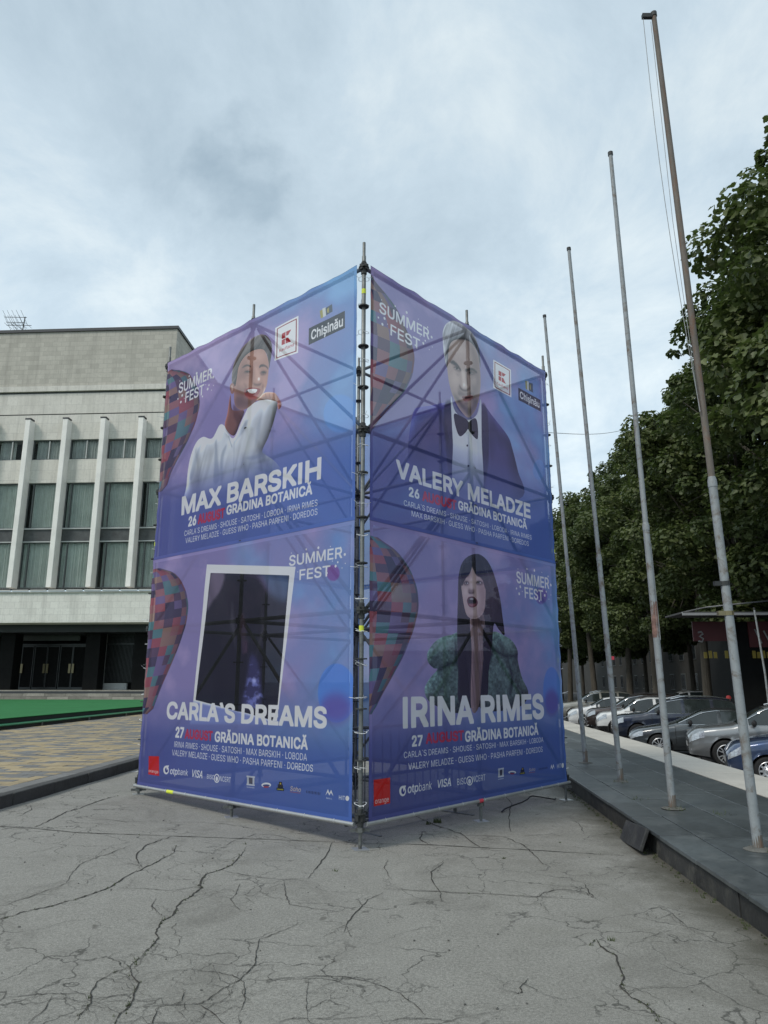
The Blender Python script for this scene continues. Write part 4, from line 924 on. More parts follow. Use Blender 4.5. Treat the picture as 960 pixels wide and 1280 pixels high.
SR = [(272,540),(300,640),(380,690),(440,655),(468,560),(472,800),(472,1180),(300,1150),(285,850),(276,700)]
a.poly(SR, (.82, .84, .88)); mr = a.full(SR); a.folds(mr, 1.5, 14, 1.6, .12, 23); a.poly([(385,760),(400,900),(396,1120),(378,1120)], (.5, .53, .60), .6, 4)
a.poly([(275,545),(300,640),(380,690),(445,652),(468,560),(440,600),(380,660),(320,630)], (.52, .54, .62), .5, 4)
a.Z(9.846, 545, 395)
FA = [(128,560),(128,420),(165,330),(230,285),(320,275),(430,330),(500,450),(530,600),(548,760),(545,900),(520,1060),(470,1180),(405,1248),(350,1225),(270,1130),(205,1000),(160,850),(135,700)]
a.poly(FA, (.64, .52, .48)); F2 = a.full(FA)
a.poly([(400,330),(540,560),(548,880),(480,1160),(420,1060),(430,800),(440,560)], (.34, .27, .27), .6, 20, clip=F2); a.poly([(200,960),(270,1080),(350,1180),(420,1240),(500,1120),(520,1000),(480,1060),(420,1120),(330,1090),(260,1000)], (.22, .19, .19), .75, 10, clip=F2)
a.ell(270, 400, 85, 70, (.82, .70, .64), .6, 20, F2); a.ell(230, 780, 55, 95, (.80, .68, .62), .55, 16, F2); a.poly([(270,860),(300,900),(290,1000),(255,960)], (.36, .28, .27), .5, 8, clip=F2); a.ell(465, 800, 30, 60, (.70, .58, .53), .5, 10, F2)
HR = [(125,640),(92,480),(80,300),(84,180),(125,95),(200,62),(300,85),(390,165),(460,240),(505,340),(535,480),(545,640),(525,560),(500,440),(440,350),(360,295),(250,290),(180,330),(150,420),(138,560)]
a.poly(HR, (.52, .51, .53)); mh = a.full(HR); a.strands(mh, -1.15, 110, 7, .55, 14); a.puff(mh, 14, 2.2, .6, .7); a.poly([(110,200),(160,110),(230,90),(290,130),(200,150),(140,260)], (.86, .85, .86), .65, 8, clip=mh); a.poly([(430,250),(530,460),(545,640),(500,480),(440,340)], (.22, .21, .24), .65, 6, clip=mh); a.poly([(230,290),(330,262),(400,300),(330,300)], (.24, .22, .23), .7, 4)
a.poly([(165,572),(205,548),(262,600),(300,662),(292,680),(240,622),(190,592)], (.12, .10, .11), .95, 3); a.poly([(350,665),(400,642),(455,650),(500,690),(490,704),(440,676),(372,690)], (.10, .08, .09), .95, 3)
a.poly([(205,630),(245,612),(290,664),(285,690),(235,672)], (.30, .22, .22), .7, 5); a.poly([(212,640),(250,628),(285,664),(245,668)], (.62, .56, .55), .7, 2); a.ell(250, 648, 13, 14, (.04, .04, .05), 1, 1); a.poly([(206,638),(248,622),(290,662),(250,634)], (.06, .05, .05), .95, 1)
a.poly([(370,700),(410,672),(470,690),(478,716),(420,730),(376,722)], (.24, .18, .18), .8, 5); a.poly([(385,702),(420,690),(462,704),(420,716)], (.58, .52, .51), .6, 2); a.ell(416, 702, 14, 13, (.03, .03, .04), 1, 1); a.poly([(380,702),(420,684),(468,702),(420,692)], (.05, .04, .05), .95, 1)
a.poly([(225,700),(270,720),(300,700),(262,740)], (.38, .29, .28), .5, 5); a.poly([(385,745),(430,760),(470,735),(430,778)], (.32, .25, .25), .5, 5)
a.poly([(305,680),(345,690),(372,840),(360,890),(322,884),(312,780)], (.84, .73, .67), .7, 6); a.ell(338, 850, 14, 20, (.95, .88, .84), .75, 4); a.poly([(280,845),(300,880),(330,905),(370,905),(400,880),(404,860),(412,900),(370,930),(318,922),(286,890)], (.20, .14, .14), .85, 4); a.poly([(365,700),(384,760),(392,860),(374,850),(362,780)], (.28, .21, .21), .55, 6)
a.poly([(262,960),(300,930),(340,950),(400,940),(450,950),(470,985),(440,975),(360,985),(300,985)], (.30, .24, .24), .6, 5); a.poly([(312,1000),(340,984),(366,992),(410,976),(452,980),(440,1020),(390,1050),(340,1044)], (.50, .24, .24), .95, 2); a.poly([(314,1002),(366,1000),(452,984),(400,1016),(350,1016)], (.12, .05, .06), .9, 2); a.poly([(335,1030),(370,1036),(410,1022),(380,1050),(345,1046)], (.72, .46, .44), .7, 3)
a.poly([(330,1075),(370,1062),(410,1075),(370,1095)], (.26, .20, .20), .5, 5); a.strands(a.blur(F2 * (a.Y > .50), 3) if False else F2 * 0, 0, 10, 10, 0)
a.Z(5.12, 510, 390)
for p in ([(290,655),(330,665),(385,700),(380,752),(330,796),(300,735)], [(392,702),(430,680),(446,720),(446,812),(405,778),(388,750)]): a.poly(p, (.05, .05, .07)); a.puff(a.full(p), 6, 2.5, .6, .6)
a.ell(386, 728, 9, 24, (.09, .09, .12), 1, 1); a.line((300, 680), (370, 730), 2, (.16, .16, .20), .8, 1); a.line((402, 735), (440, 780), 2, (.16, .16, .20), .8, 1)
a.ell(378, 855, 6, 7, (.05, .05, .07), 1); a.ell(386, 985, 6, 7, (.05, .05, .07), 1)
a.Z(3.5556, 440, 320)
v = np.clip((a.Y - .58) / .20, 0, 1)[..., None]; low = np.array([.24, .26, .53]) * (1 - a.X[..., None]) + np.array([.20, .32, .64]) * a.X[..., None]; a.img = a.img * (1 - v * .88) + low * v * .88
summer(a, (122,250), (122,203), (343,362), (172,350), (172,303), (302,398))
kmark(a, [(628,460),(708,505),(711,628),(629,585)]); chis(a, [(740,585),(837,640),(838,692),(742,640)], [(770,550),(805,568),(805,612),(772,590)])
eventtext(a, 'VALERY MELADZE', ((202,980),(202,908),(792,0)), '26', ((256,1066),(256,1027),(299,0)), ((315,1085),(315,1045),(462,0)), ((473,1125),(473,1088),(778,0)),
  'CARLA`S DREAMS · SHOUSE · SATOSHI · LOBODA · IRINA RIMES', ((232,1108),(232,1084),(798,0)), 'MAX BARSKIH · GUESS WHO · PASHA PARFENI · DOREDOS', ((266,1156),(266,1131),(786,0)))
IM2 = finish(a, 'print_dinner_jacket')
def sponsors_big(A_, q, o3, otp, visa, bis, ring):
    A_.poly(q, (.80, .05, .04), 1, 0, False); A_.text('orange', *o3, (.95, .95, .95), .02)
    A_.ell(*otp[0], WHT, 1); A_.ell(otp[0][0] + otp[0][2] * .15, otp[0][1], otp[0][2] * .55, otp[0][3] * .6, (.10, .12, .45), 1); A_.poly([(otp[0][0], otp[0][1] - otp[0][3] * 1.05), (otp[0][0] + otp[0][2] * 1.1, otp[0][1] - otp[0][3] * 1.1), (otp[0][0] + otp[0][2] * .3, otp[0][1] + otp[0][3] * .2)], WHT, 1, 0, False)
    A_.text('otp', *otp[1], WHT, .03, shear=.12); A_.text('bank', *otp[2], WHT, .0, shear=.12); A_.text('VISA', *visa, WHT, .03, shear=.22)
    A_.text('BISC', *bis[0], WHT, -.006, .85); A_.text('NCERT', *bis[1], WHT, -.006, .85); A_.ell(*ring, WHT, .85); A_.ell(ring[0], ring[1], ring[2] * .75, ring[3] * .75, (.13, .17, .5), 1); A_.ell(ring[0], ring[1] + 2, ring[2] * .45, ring[3] * .55, WHT, .8)
def sponsors_small(A_, B):
    q = lambda b, u0, v0, u1, v1: quadsub([(b[0], b[1]), (b[2], b[1] + b[4]), (b[2], b[3] + b[4]), (b[0], b[3])], u0, v0, u1, v1)[0]
    pr = lambda b, *c_: A_.poly(q(b, *c_[:4]), c_[4], .9, 0, False)
    b = B[0]; pr(b, 0, 0, 1, .12, (.7, .72, .75)); pr(b, .05, .12, .28, .62, (.65, .67, .7)); pr(b, .3, .14, .72, .6, (.16, .15, .2)); pr(b, .74, .12, .95, .62, (.65, .67, .7)); pr(b, 0, .62, 1, .74, (.7, .72, .75)); pr(b, .02, .84, .98, .92, (.5, .55, .7))
    b = B[1]; c_ = ((b[0] + b[2]) / 2, (b[1] + b[3] + b[4]) / 2); A_.ell(c_[0], c_[1], (b[2] - b[0]) * .5, (b[3] - b[1]) * .42, (.85, .86, .88), .9); A_.ell(c_[0], c_[1] + 2, (b[2] - b[0]) * .36, (b[3] - b[1]) * .2, (.10, .12, .35), .9); A_.ell(c_[0], c_[1] + (b[3] - b[1]) * .35, (b[2] - b[0]) * .3, (b[3] - b[1]) * .14, (.55, .1, .15), .9)
    b = B[2]; pr(b, .3, 0, .72, .35, (.05, .05, .08)); pr(b, .15, .3, .85, .68, (.05, .05, .08)); pr(b, .42, .1, .6, .3, (.7, .6, .1)); pr(b, 0, .68, 1, .98, (.06, .10, .10)); pr(b, .1, .78, .9, .9, (.6, .55, .1))
    b = B[3]; A_.text('Soho', (b[0], b[3]), (b[0], b[1]), (b[2], 0), (.80, .68, .55), .03, shear=.2); A_.line((b[0], b[3] + 5), (b[2], b[3] + b[4] + 5), 2, (.6, .2, .2), .8)
    b = B[4]; A_.text('▬▬▬▬▬' if False else 'IIIIIIIIII', (b[0], b[3]), (b[0], b[1]), (b[2], 0), (.04, .05, .12), .04)
    b = B[5]; A_.poly(quadsub([(b[0], b[1]), (b[2], b[1] + b[4]), (b[2], b[3] + b[4]), (b[0], b[3])], 0, 0, 1, 1)[0][:0] or [(b[0], b[3]), (b[0] + (b[2] - b[0]) * .32, b[1]), (b[0] + (b[2] - b[0]) * .5, b[3] - (b[3] - b[1]) * .35), (b[0] + (b[2] - b[0]) * .72, b[1] + b[4]), (b[2], b[3] + b[4]), (b[0] + (b[2] - b[0]) * .68, b[3] + b[4] - (b[3] - b[1]) * .55), (b[0] + (b[2] - b[0]) * .5, b[3]), (b[0] + (b[2] - b[0]) * .3, b[3] - (b[3] - b[1]) * .5)], WHT, .95, 0, False)
    b = B[6]; A_.text('HIT', (b[0], b[3]), (b[0], b[1]), (b[0] + (b[2] - b[0]) * .6, 0), WHT, .03); A_.ell(b[0] + (b[2] - b[0]) * .82, (b[1] + b[3]) / 2 + b[4], (b[2] - b[0]) * .18, (b[3] - b[1]) * .6, WHT, 1)
# --- lower banner, left face: dark instant photo
a = Art('L', Z0, ZM, 3.2, 170, 660); backdrop(a, 14, False)
balloon(a, [(95, 160), (140, 168), (176, 200), (200, 250), (209, 310), (200, 380), (172, 470), (140, 550), (110, 620), (82, 690), (62, 745)], 0, 0, 12, 3)
a.ell(803, 660, 76, 118, (.20, .42, .85), .85, 2); a.ell(800, 720, 62, 60, (.34, .16, .50), .6, 18); a.ell(790, 180, 26, 32, (.40, .18, .52), .8, 2); a.ell(815, 60, 30, 40, (.28, .50, .80), .35, 10)
a.poly([(285,146),(640,155),(563,772),(220,777)], (.84, .87, .94), 1, 0, False); a.poly([(226,694),(400,731),(548,776),(562,785),(214,785)], (.36, .42, .70), .95, 4, False); a.poly([(300,180),(615,190),(566,705),(545,770),(400,727),(238,688)], (.035, .036, .055), 1, 0, False)
a.Z(6.4, 235, 700); PQ = [(186,104),(812,124),(715,1160),(670,1250),(400,1210),(62,1112)]; a.poly(PQ, (.07, .07, .09), 1, 0, False); PM = a.full(PQ, False)
a.poly([(186,104),(300,106),(270,240),(200,330),(150,400),(165,250)], (.36, .31, .40), .9, 8, clip=PM); a.poly([(560,110),(812,124),(790,330),(700,300),(620,230)], (.24, .32, .48), .85, 16, clip=PM); a.poly([(480,115),(600,120),(650,250),(600,290),(520,200)], (.32, .22, .36), .6, 16, clip=PM)
a.poly([(290,240),(330,140),(440,110),(560,150),(650,300),(700,520),(720,800),(700,1240),(80,1200),(130,700),(200,400)], (.055, .055, .07), .95, 10, clip=PM); a.poly([(330,330),(380,220),(470,190),(550,250),(590,400),(560,520),(460,560),(360,500)], (.02, .02, .03), .95, 9, clip=PM)
a.poly([(430,440),(455,430),(470,600),(440,640),(420,560)], (.24, .15, .2), .5, 5, clip=PM); a.poly([(430,640),(480,640),(480,740),(440,760)], (.26, .16, .24), .6, 5, clip=PM); a.poly([(360,300),(340,500),(400,760),(380,500)], (.17, .17, .20), .8, 6, clip=PM); a.poly([(590,300),(620,560),(540,800),(600,540)], (.19, .18, .20), .8, 6, clip=PM)
a.poly([(240,560),(200,800),(180,1100),(260,1150),(250,900),(300,700)], (.06, .06, .08), .6, 16, clip=PM); a.folds(PM, 1.3, 5, 1.5, .2, 41)
a.poly([(500,760),(560,800),(580,960),(590,1160),(440,1170),(470,980)], (.16, .16, .36), .75, 12, clip=PM); nb = np.clip((a.noise(55, 40, 50) - .52) * 6, 0, 1) * a.blur(a.full([(500,760),(550,800),(575,960),(590,1160),(450,1170),(475,980)]), 8) * PM; a.img = a.img * (1 - nb[..., None] * .6) + np.array([.45, .50, .92]) * nb[..., None] * .6
a.ell(530, 965, 16, 22, (.62, .66, .98), .8, 4); a.ell(560, 1095, 16, 16, (.60, .62, .95), .6, 4)
a.Z(3.2, 170, 660)
v = np.clip((a.Y - .74) / .08, 0, 1)[..., None]; low = np.array([.23, .25, .52]) * (1 - a.X[..., None]) + np.array([.18, .30, .63]) * a.X[..., None]; a.img = a.img * (1 - v * .92) + low * v * .92
summer(a, (615,152), (615,112), (825,114), (655,208), (655,168), (778,196))
eventtext(a, 'CARLA`S DREAMS', ((125,760),(125,698),(760,0)), '27', ((158,836),(158,797),(188,0)), ((195,840),(195,806),(306,0)), ((317,853),(317,815),(684,0)),
  'IRINA RIMES · SHOUSE · SATOSHI · MAX BARSKIH · LOBODA', ((153,876),(153,853),(682,0)), 'VALERY MELADZE · GUESS WHO · PASHA PARFENI · DOREDOS', ((145,909),(145,886),(707,0)))
sponsors_big(a, [(53,912),(94,913),(94,992),(50,985)], ((51,976),(51,964),(90,0)), [(122,968,11,17), ((137,983),(137,958),(166,0)), ((168,986),(168,961),(207,0))], ((222,994),(222,966),(266,0)), [((285,1002),(285,984),(314,0)), ((338,1012),(338,992),(380,0))], (325,1001,11,18))
sponsors_small(a, [(442,990,475,1042,4), (502,1015,540,1038,3), (562,1014,592,1050,3), (616,1032,658,1050,6), (682,1050,737,1060,6), (758,1044,790,1070,3), (812,1069,852,1086,4)])
a.text('MALL', (762,1083), (762,1077), (786,0), WHT, .0)
IM3 = finish(a, 'print_instant_photo')
# --- lower banner, right face: woman in a green coat
a = Art('R', Z0, ZM, 3.12, 440, 660); backdrop(a, 21, False)
balloon(a, [(62, 28), (110, 42), (170, 82), (225, 160), (254, 235), (260, 310), (240, 400), (200, 500), (155, 585), (115, 655), (80, 725)], 0, 0, 12, 4)
a.ell(778, 632, 34, 90, (.20, .40, .80), .8, 2); a.ell(778, 680, 28, 50, (.30, .16, .48), .6, 14); a.ell(738, 265, 24, 32, (.30, .20, .55), .7, 3)
a.Z(4.8, 500, 680)
C1 = [(360,540),(310,545),(250,560),(200,598),(166,655),(172,710),(205,745),(228,752),(180,810),(152,880),(200,960),(380,1000),(400,700)]; C2 = [(530,560),(560,525),(610,545),(665,580),(698,640),(700,700),(725,800),(765,900),(700,980),(480,980),(500,700)]
a.poly(C1, (.25, .34, .33)); a.poly(C2, (.25, .34, .33)); c1, c2 = a.full(C1), a.full(C2); CT = np.clip(c1 + c2, 0, 1)
for m_ in (c1, c2): a.puff(m_, 34, 3.0, .5, .8)
nf = a.noise(77, 110, 110); a.img = a.img * (1 + (CT * (nf - .5) * 1.1)[..., None]); a.folds(CT, 1.0, 7, 3, .30, 51)
for p in ([(228,752),(270,720),(330,700),(340,715),(280,740),(240,765)], [(560,620),(620,660),(690,665),(690,680),(610,676),(560,640)], [(640,700),(670,800),(660,900),(645,900),(655,800)], [(330,560),(350,640),(355,760),(330,700)], [(545,560),(560,640),(530,760),(540,650)]): a.poly(p, (.05, .10, .10), .8, 5)
a.poly([(190,630),(240,575),(320,555),(300,600),(220,650)], (.46, .60, .57), .55, 12, clip=c1); a.poly([(600,550),(660,590),(680,640),(620,620)], (.46, .60, .57), .5, 12, clip=c2)
HR = [(345,560),(345,300),(352,180),(380,100),(430,64),(480,64),(528,108),(563,190),(595,320),(612,440),(622,545),(590,515),(560,480),(548,600),(530,760),(505,960),(360,960),(352,760)]
a.poly(HR, (.085, .08, .105)); mh = a.full(HR); a.strands(mh, 1.50, 120, 5, .55, 61); a.puff(mh, 24, 2.2, .6, .6); a.poly([(375,130),(430,90),(440,140),(400,220),(370,260)], (.20, .20, .24), .5, 10, clip=mh); a.poly([(490,90),(540,180),(560,300),(520,230)], (.18, .18, .23), .5, 10, clip=mh)
NK = [(425,430),(500,430),(502,640),(490,760),(470,980),(428,980),(430,640)]; a.poly(NK, (.44, .34, .35)); a.puff(a.full(NK), 14, .9, .7, .2); a.poly([(428,640),(500,640),(475,980),(428,980)], (.30, .22, .24), .55, 10); a.poly([(445,520),(470,600),(480,520),(475,640),(455,640)], (.40, .28, .28), .5, 6); a.poly([(500,500),(545,640),(520,780),(492,960),(480,960),(498,720)], (.045, .04, .06)); a.poly([(425,425),(500,425),(500,485),(436,495)], (.18, .11, .12), .75, 7)
a.Z(12.8, 565, 690)
FB = [(150,540),(155,640),(175,780),(205,920),(235,1010),(300,1060),(380,1068),(450,1030),(510,930),(530,780),(535,600),(515,450),(420,360),(330,220),(290,330),(200,430)]
a.poly(FB, (.68, .55, .54)); F3 = a.full(FB)
a.poly([(430,480),(540,560),(530,880),(430,1060),(400,1000),(450,780)], (.42, .30, .32), .6, 16, clip=F3); a.ell(215, 640, 45, 75, (.82, .70, .68), .6, 12, F3); a.ell(320, 960, 60, 40, (.78, .64, .63), .5, 10, F3); a.poly([(230,1010),(300,1050),(400,1060),(470,1000),(400,1040),(300,1020)], (.36, .25, .27), .6, 7, clip=F3)
a.poly([(322,200),(300,300),(270,370),(215,430),(160,540),(140,420),(200,200)], (.085, .08, .105), 1, 2); a.poly([(318,180),(350,300),(400,380),(480,430),(540,600),(560,400),(440,200)], (.085, .08, .105), 1, 2); a.strands(mh * (1 - a.full([(150,560),(160,800),(300,1060),(520,930),(535,560),(420,380),(320,230),(230,420)])), 1.45, 140, 5, .4, 63)
a.poly([(180,500),(215,462),(262,470),(280,505),(245,530),(200,528)], (.22, .15, .18), .85, 4); a.poly([(205,498),(236,482),(268,498),(238,512)], (.84, .80, .82), .95, 1); a.ell(232, 497, 11, 12, (.05, .04, .06), 1, 1); a.poly([(184,500),(230,470),(280,498),(230,480)], (.04, .03, .05), .95, 1)
a.poly([(385,500),(420,460),(470,462),(500,500),(460,525),(405,524)], (.20, .13, .16), .85, 4); a.poly([(405,496),(440,480),(474,494),(440,508)], (.80, .76, .78), .9, 1); a.ell(434, 494, 11, 12, (.04, .03, .05), 1, 1); a.poly([(385,498),(438,468),(500,496),(440,478)], (.04, .03, .05), .95, 1)
a.poly([(290,420),(330,400),(345,540),(352,600),(300,610),(292,540)], (.82, .70, .68), .65, 7, clip=F3); a.poly([(256,620),(275,590),(310,604),(345,592),(366,625),(345,668),(310,660),(272,664)], (.30, .21, .22), .75, 5); a.poly([(268,642),(310,652),(352,644),(340,662),(282,664)], (.12, .07, .08), .85, 2)
a.poly([(240,790),(258,730),(305,712),(352,718),(396,760),(412,810),(392,860),(330,888),(272,868)], (.30, .12, .16)); a.poly([(262,790),(280,742),(310,732),(350,740),(388,790),(370,822),(310,838),(270,820)], (.05, .03, .045), 1, 2); a.poly([(285,745),(315,738),(345,746),(340,762),(290,762)], (.80, .78, .78), .85, 2); a.poly([(262,840),(310,822),(372,836),(350,872),(300,874)], (.56, .28, .32), .8, 3); a.poly([(290,900),(340,894),(380,904),(335,916)], (.38, .27, .28), .5, 4)
a.Z(3.12, 440, 660)
v = np.clip((a.Y - .70) / .10, 0, 1)[..., None]; low = np.array([.22, .23, .48]) * (1 - a.X[..., None]) + np.array([.18, .29, .60]) * a.X[..., None]; a.img = a.img * (1 - v * .92) + low * v * .92
summer(a, (640,213), (640,170), (768,228), (672,272), (672,231), (747,284))
eventtext(a, 'IRINA RIMES', ((205,775),(205,666),(745,0)), '27', ((237,851),(237,812),(276,0)), ((290,840),(290,803),(436,0)), ((443,833),(443,794),(725,0)),
  'CARLA`S DREAMS · SHOUSE · SATOSHI · MAX BARSKIH · LOBODA', ((203,898),(203,874),(746,0)), 'VALERY MELADZE · GUESS WHO · PASHA PARFENI · DOREDOS', ((220,944),(220,918),(744,0)))
sponsors_big(a, [(85,982),(148,973),(148,1073),(85,1086)], ((90,1076),(90,1056),(143,0)), [(196,1026,13,20), ((216,1034),(216,1002),(257,0)), ((260,1027),(260,995),(310,0))], ((330,1014),(330,984),(386,0)), [((411,1003),(411,978),(446,0)), ((470,992),(470,968),(519,0))], (458,986,12,18))
sponsors_small(a, [(567,938,590,986,-4), (608,947,638,962,-3), (652,936,673,962,-3), (688,938,713,950,-4), (728,937,762,944,-5), (773,922,790,942,-2), (800,921,826,937,-3)])
IM4 = finish(a, 'print_green_coat')
def banner_mat(img):
    n = NT('banner_' + img.name); uv = n.n('ShaderNodeUVMap'); tx = n.n('ShaderNodeTexImage'); tx.image = img; tx.interpolation = 'Cubic'; n.l(uv.outputs[0], tx.inputs[0])
    tr = n.n('ShaderNodeBsdfTransparent'); n.l(n.mix(0.55, tx.outputs[0], (1.0, 1.0, 1.0)), tr.inputs[0])
    tl = n.n('ShaderNodeBsdfTranslucent'); n.l(tx.outputs[0], tl.inputs[0])
    n.l(tx.outputs[0], n.b.inputs['Base Color']); n.b.inputs['Roughness'].default_value = .55; n.b.inputs['Specular IOR Level'].default_value = .25
    weave = n.noise(n.coords((1, 1, 1)), 400, 2); n.bump(weave, .15, .002)
    m1 = n.n('ShaderNodeMixShader'); m1.inputs[0].default_value = .40; n.l(n.b.outputs[0], m1.inputs[1]); n.l(tl.outputs[0], m1.inputs[2])
    m2 = n.n('ShaderNodeMixShader'); n.l(tx.outputs[1], m2.inputs[0]); n.l(tr.outputs[0], m2.inputs[1]); n.l(m1.outputs[0], m2.inputs[2]); n.l(m2.outputs[0], n.out.inputs[0]); return n.mat
tm = MB()
for k in range(8): a0, a1 = k * math.pi / 4, (k + 1) * math.pi / 4; tm.tube([(math.cos(a0) * .034, math.sin(a0) * .034, 0), (math.cos(a1) * .034, math.sin(a1) * .034, 0)], .0028, 4, cap=False)
tm.tube([(.034, 0, 0), (.085, .01, .012)], .0024, 3); tiem = shared('cable_tie', tm, M['tie'])
def banner(face, z0, z1, img, label):
    d_, o_ = (RD, OUTR) if face == 'R' else (LD, OUTL); nx, ny = 72, 54; seed = z0 * 3 + (5 if face == 'R' else 0)
    b = empty('festival_banner', CP + Vector((0, 0, z0))); v = []; uv = []; H = z1 - z0
    for j in range(ny + 1):
        for i in range(nx + 1):
            u, w = i / nx, j / ny; s = S0 + u * (S1 - S0); s = s if face == 'R' else S1 + S0 - s
            ex = min(u, 1 - u) * 4.04; ey = min(w, 1 - w) * H; e_ = min(1, ex / .5) * min(1, ey / .5)
            off = .020 * mnoise.noise(Vector((s * .9, w * 3 * .5, seed))) * e_ + .009 * mnoise.noise(Vector((s * 3 + w * 2, w * 5, seed + 3))) * e_
            off += .008 * math.sin(u * 40) * math.exp(-(1 - w) * 14) * (z1 > 5) - .006 * (abs(math.sin(w * math.pi * 9)) * math.exp(-ex * 6))
            sc = .010 * (1 - abs(math.sin(w * math.pi * 9))) * math.exp(-ex * 9) * (1 if u < .5 else -1) * (1 if face == 'R' else -1)
            zz_ = w * H + .012 * (1 - abs(math.sin(u * math.pi * 10))) * math.exp(-(1 - w) * 30) * (z1 > 5)
            v.append(d_ * (s - sc) + o_ * (.058 + off + (.004 if z0 < 1 else 0)) + Vector((0, 0, zz_))); uv.append((u, w))
    f = [(j * (nx + 1) + i, j * (nx + 1) + i + 1, (j + 1) * (nx + 1) + i + 1, (j + 1) * (nx + 1) + i) for j in range(ny) for i in range(nx)]
    me = bpy.data.meshes.new('printed_cloth'); me.from_pydata(v, [], f); L_ = me.uv_layers.new(name='UVMap')
    for p in me.polygons:
        for li, vi in zip(p.loop_indices, p.vertices): L_.data[li].uv = uv[vi]
    me.polygons.foreach_set('use_smooth', [True] * len(me.polygons)); me.materials.append(banner_mat(img)); link('printed_cloth', me, b)
    for k in range(9):
        z = (k + .5) * H / 9
        for s in (.015, 4.14): t = link('cable_tie', tiem, b); t.location = d_ * s + o_ * .02 + Vector((0, 0, z)); t.rotation_euler = (rc.uniform(-.35, .35), rc.uniform(-.35, .35), rc.uniform(0, 6)); t.scale = (1.15, 1.15, 1)
    if z0 < 1:
        for k in range(9): t = link('cable_tie', tiem, b); t.location = d_ * (.3 + .44 * k) + o_ * .055 + Vector((0, 0, -.01)); t.rotation_euler = (R(90), 0, math.atan2(d_.y, d_.x) + R(90)); t.scale = (.7, .7, .7)
    tag(b, label, 'banner', 'festival banners on the scaffold'); return b
banner('L', ZM, Z1, IM1, 'upper banner printed MAX BARSKIH with a smiling man in a white shirt')
banner('R', ZM, Z1, IM2, 'upper banner printed VALERY MELADZE with a man in dinner jacket and bow tie')
banner('L', Z0, ZM, IM3, "lower banner printed CARLA'S DREAMS around a dark picture in a white frame")
a = Art('R', Z0, ZM, 3.12, 440, 660); backdrop(a, 31, False); IM5 = finish(a, 'print_back')
for d0, o0, lab in ((RD, LD, 'the street'), (LD, RD, 'the palace')):
    for z0, z1, up in ((Z0, ZM, 'lower'), (ZM, Z1, 'upper')):
        rb = empty('festival_banner', CP + Vector((0, 0, z0))); O_ = o0 * (2 * BAY + .058); vs = []; uvs = []; nx, ny = 24, 18
        for j in range(ny + 1):
            for i in range(nx + 1):
                u, w = i / nx, j / ny; vs.append(O_ + d0 * (.085 + 4.0 * u) + o0 * .015 * mnoise.noise(Vector((u * 3, w * 3, z0))) + Vector((0, 0, w * (z1 - z0)))); uvs.append((u, w))
        me = bpy.data.meshes.new('printed_cloth'); me.from_pydata(vs, [], [(j * (nx + 1) + i, j * (nx + 1) + i + 1, (j + 1) * (nx + 1) + i + 1, (j + 1) * (nx + 1) + i) for j in range(ny) for i in range(nx)]); L_ = me.uv_layers.new(name='UVMap')
        for p in me.polygons:
            for li, vi in zip(p.loop_indices, p.vertices): L_.data[li].uv = uvs[vi]
        if 'BMB' not in globals(): BMB = banner_mat(IM5)
        me.polygons.foreach_set('use_smooth', [True] * len(me.polygons)); me.materials.append(BMB); link('printed_cloth', me, rb)
        for k in range(6): t = link('cable_tie', tiem, rb); t.location = o0 * 2 * BAY + d0 * 4.14 + Vector((0, 0, .3 + k * .48))
        tag(rb, up + ' banner at the rear of the scaffold towards ' + lab + ', seen through cloth', 'banner', 'festival banners on the scaffold')
banner('R', Z0, ZM, IM4, 'lower banner printed IRINA RIMES with a long-haired woman in a green coat')
# crowd barrier standing inside the tower
br = empty('crowd_barrier', CP + RD * .35 + LD * .55 + Vector((0, 0, gz(0, 8.5))), R(48.1) ); m_ = MB()
m_.tube([(0, 0, .12), (0, 0, 1.1), (2.2, 0, 1.1), (2.2, 0, .12), (0, 0, .12)], .019, 8); m_.build('barrier_frame', M['steel'], br)
for k in range(14): m_ = MB(); m_.tube([(.15 + k * .146, 0, .13), (.15 + k * .146, 0, 1.09)], .008, 6); m_.build('bar', M['steel'], br)
for x in (.25, 1.95): m_ = MB(); m_.box(x - .02, x + .02, -.28, .28, 0.0, .012); m_.box(x - .015, x + .015, -.015, .015, .012, .12); m_.build('foot', M['steel'], br)
tag(br, 'steel crowd barrier standing inside the scaffold behind the lower banner', 'barrier')
# loose cable lying under the hem
cb = MB(); P0 = CP + RD * 2.7; cb.tube([P0 + RD * (k * .14) + LD * (.12 + .05 * math.sin(k * 1.3)) + Vector((0, 0, gz(*(P0 + RD * k * .14).xy) + .012 + .10 * math.sin(k / 10 * math.pi) ** 2)) for k in range(11)], .009, 6)
tag(cb.build('black_cable', M['plastic'], None, smooth=True), 'black power cable trailing on the concrete under the banner hem', 'cable')
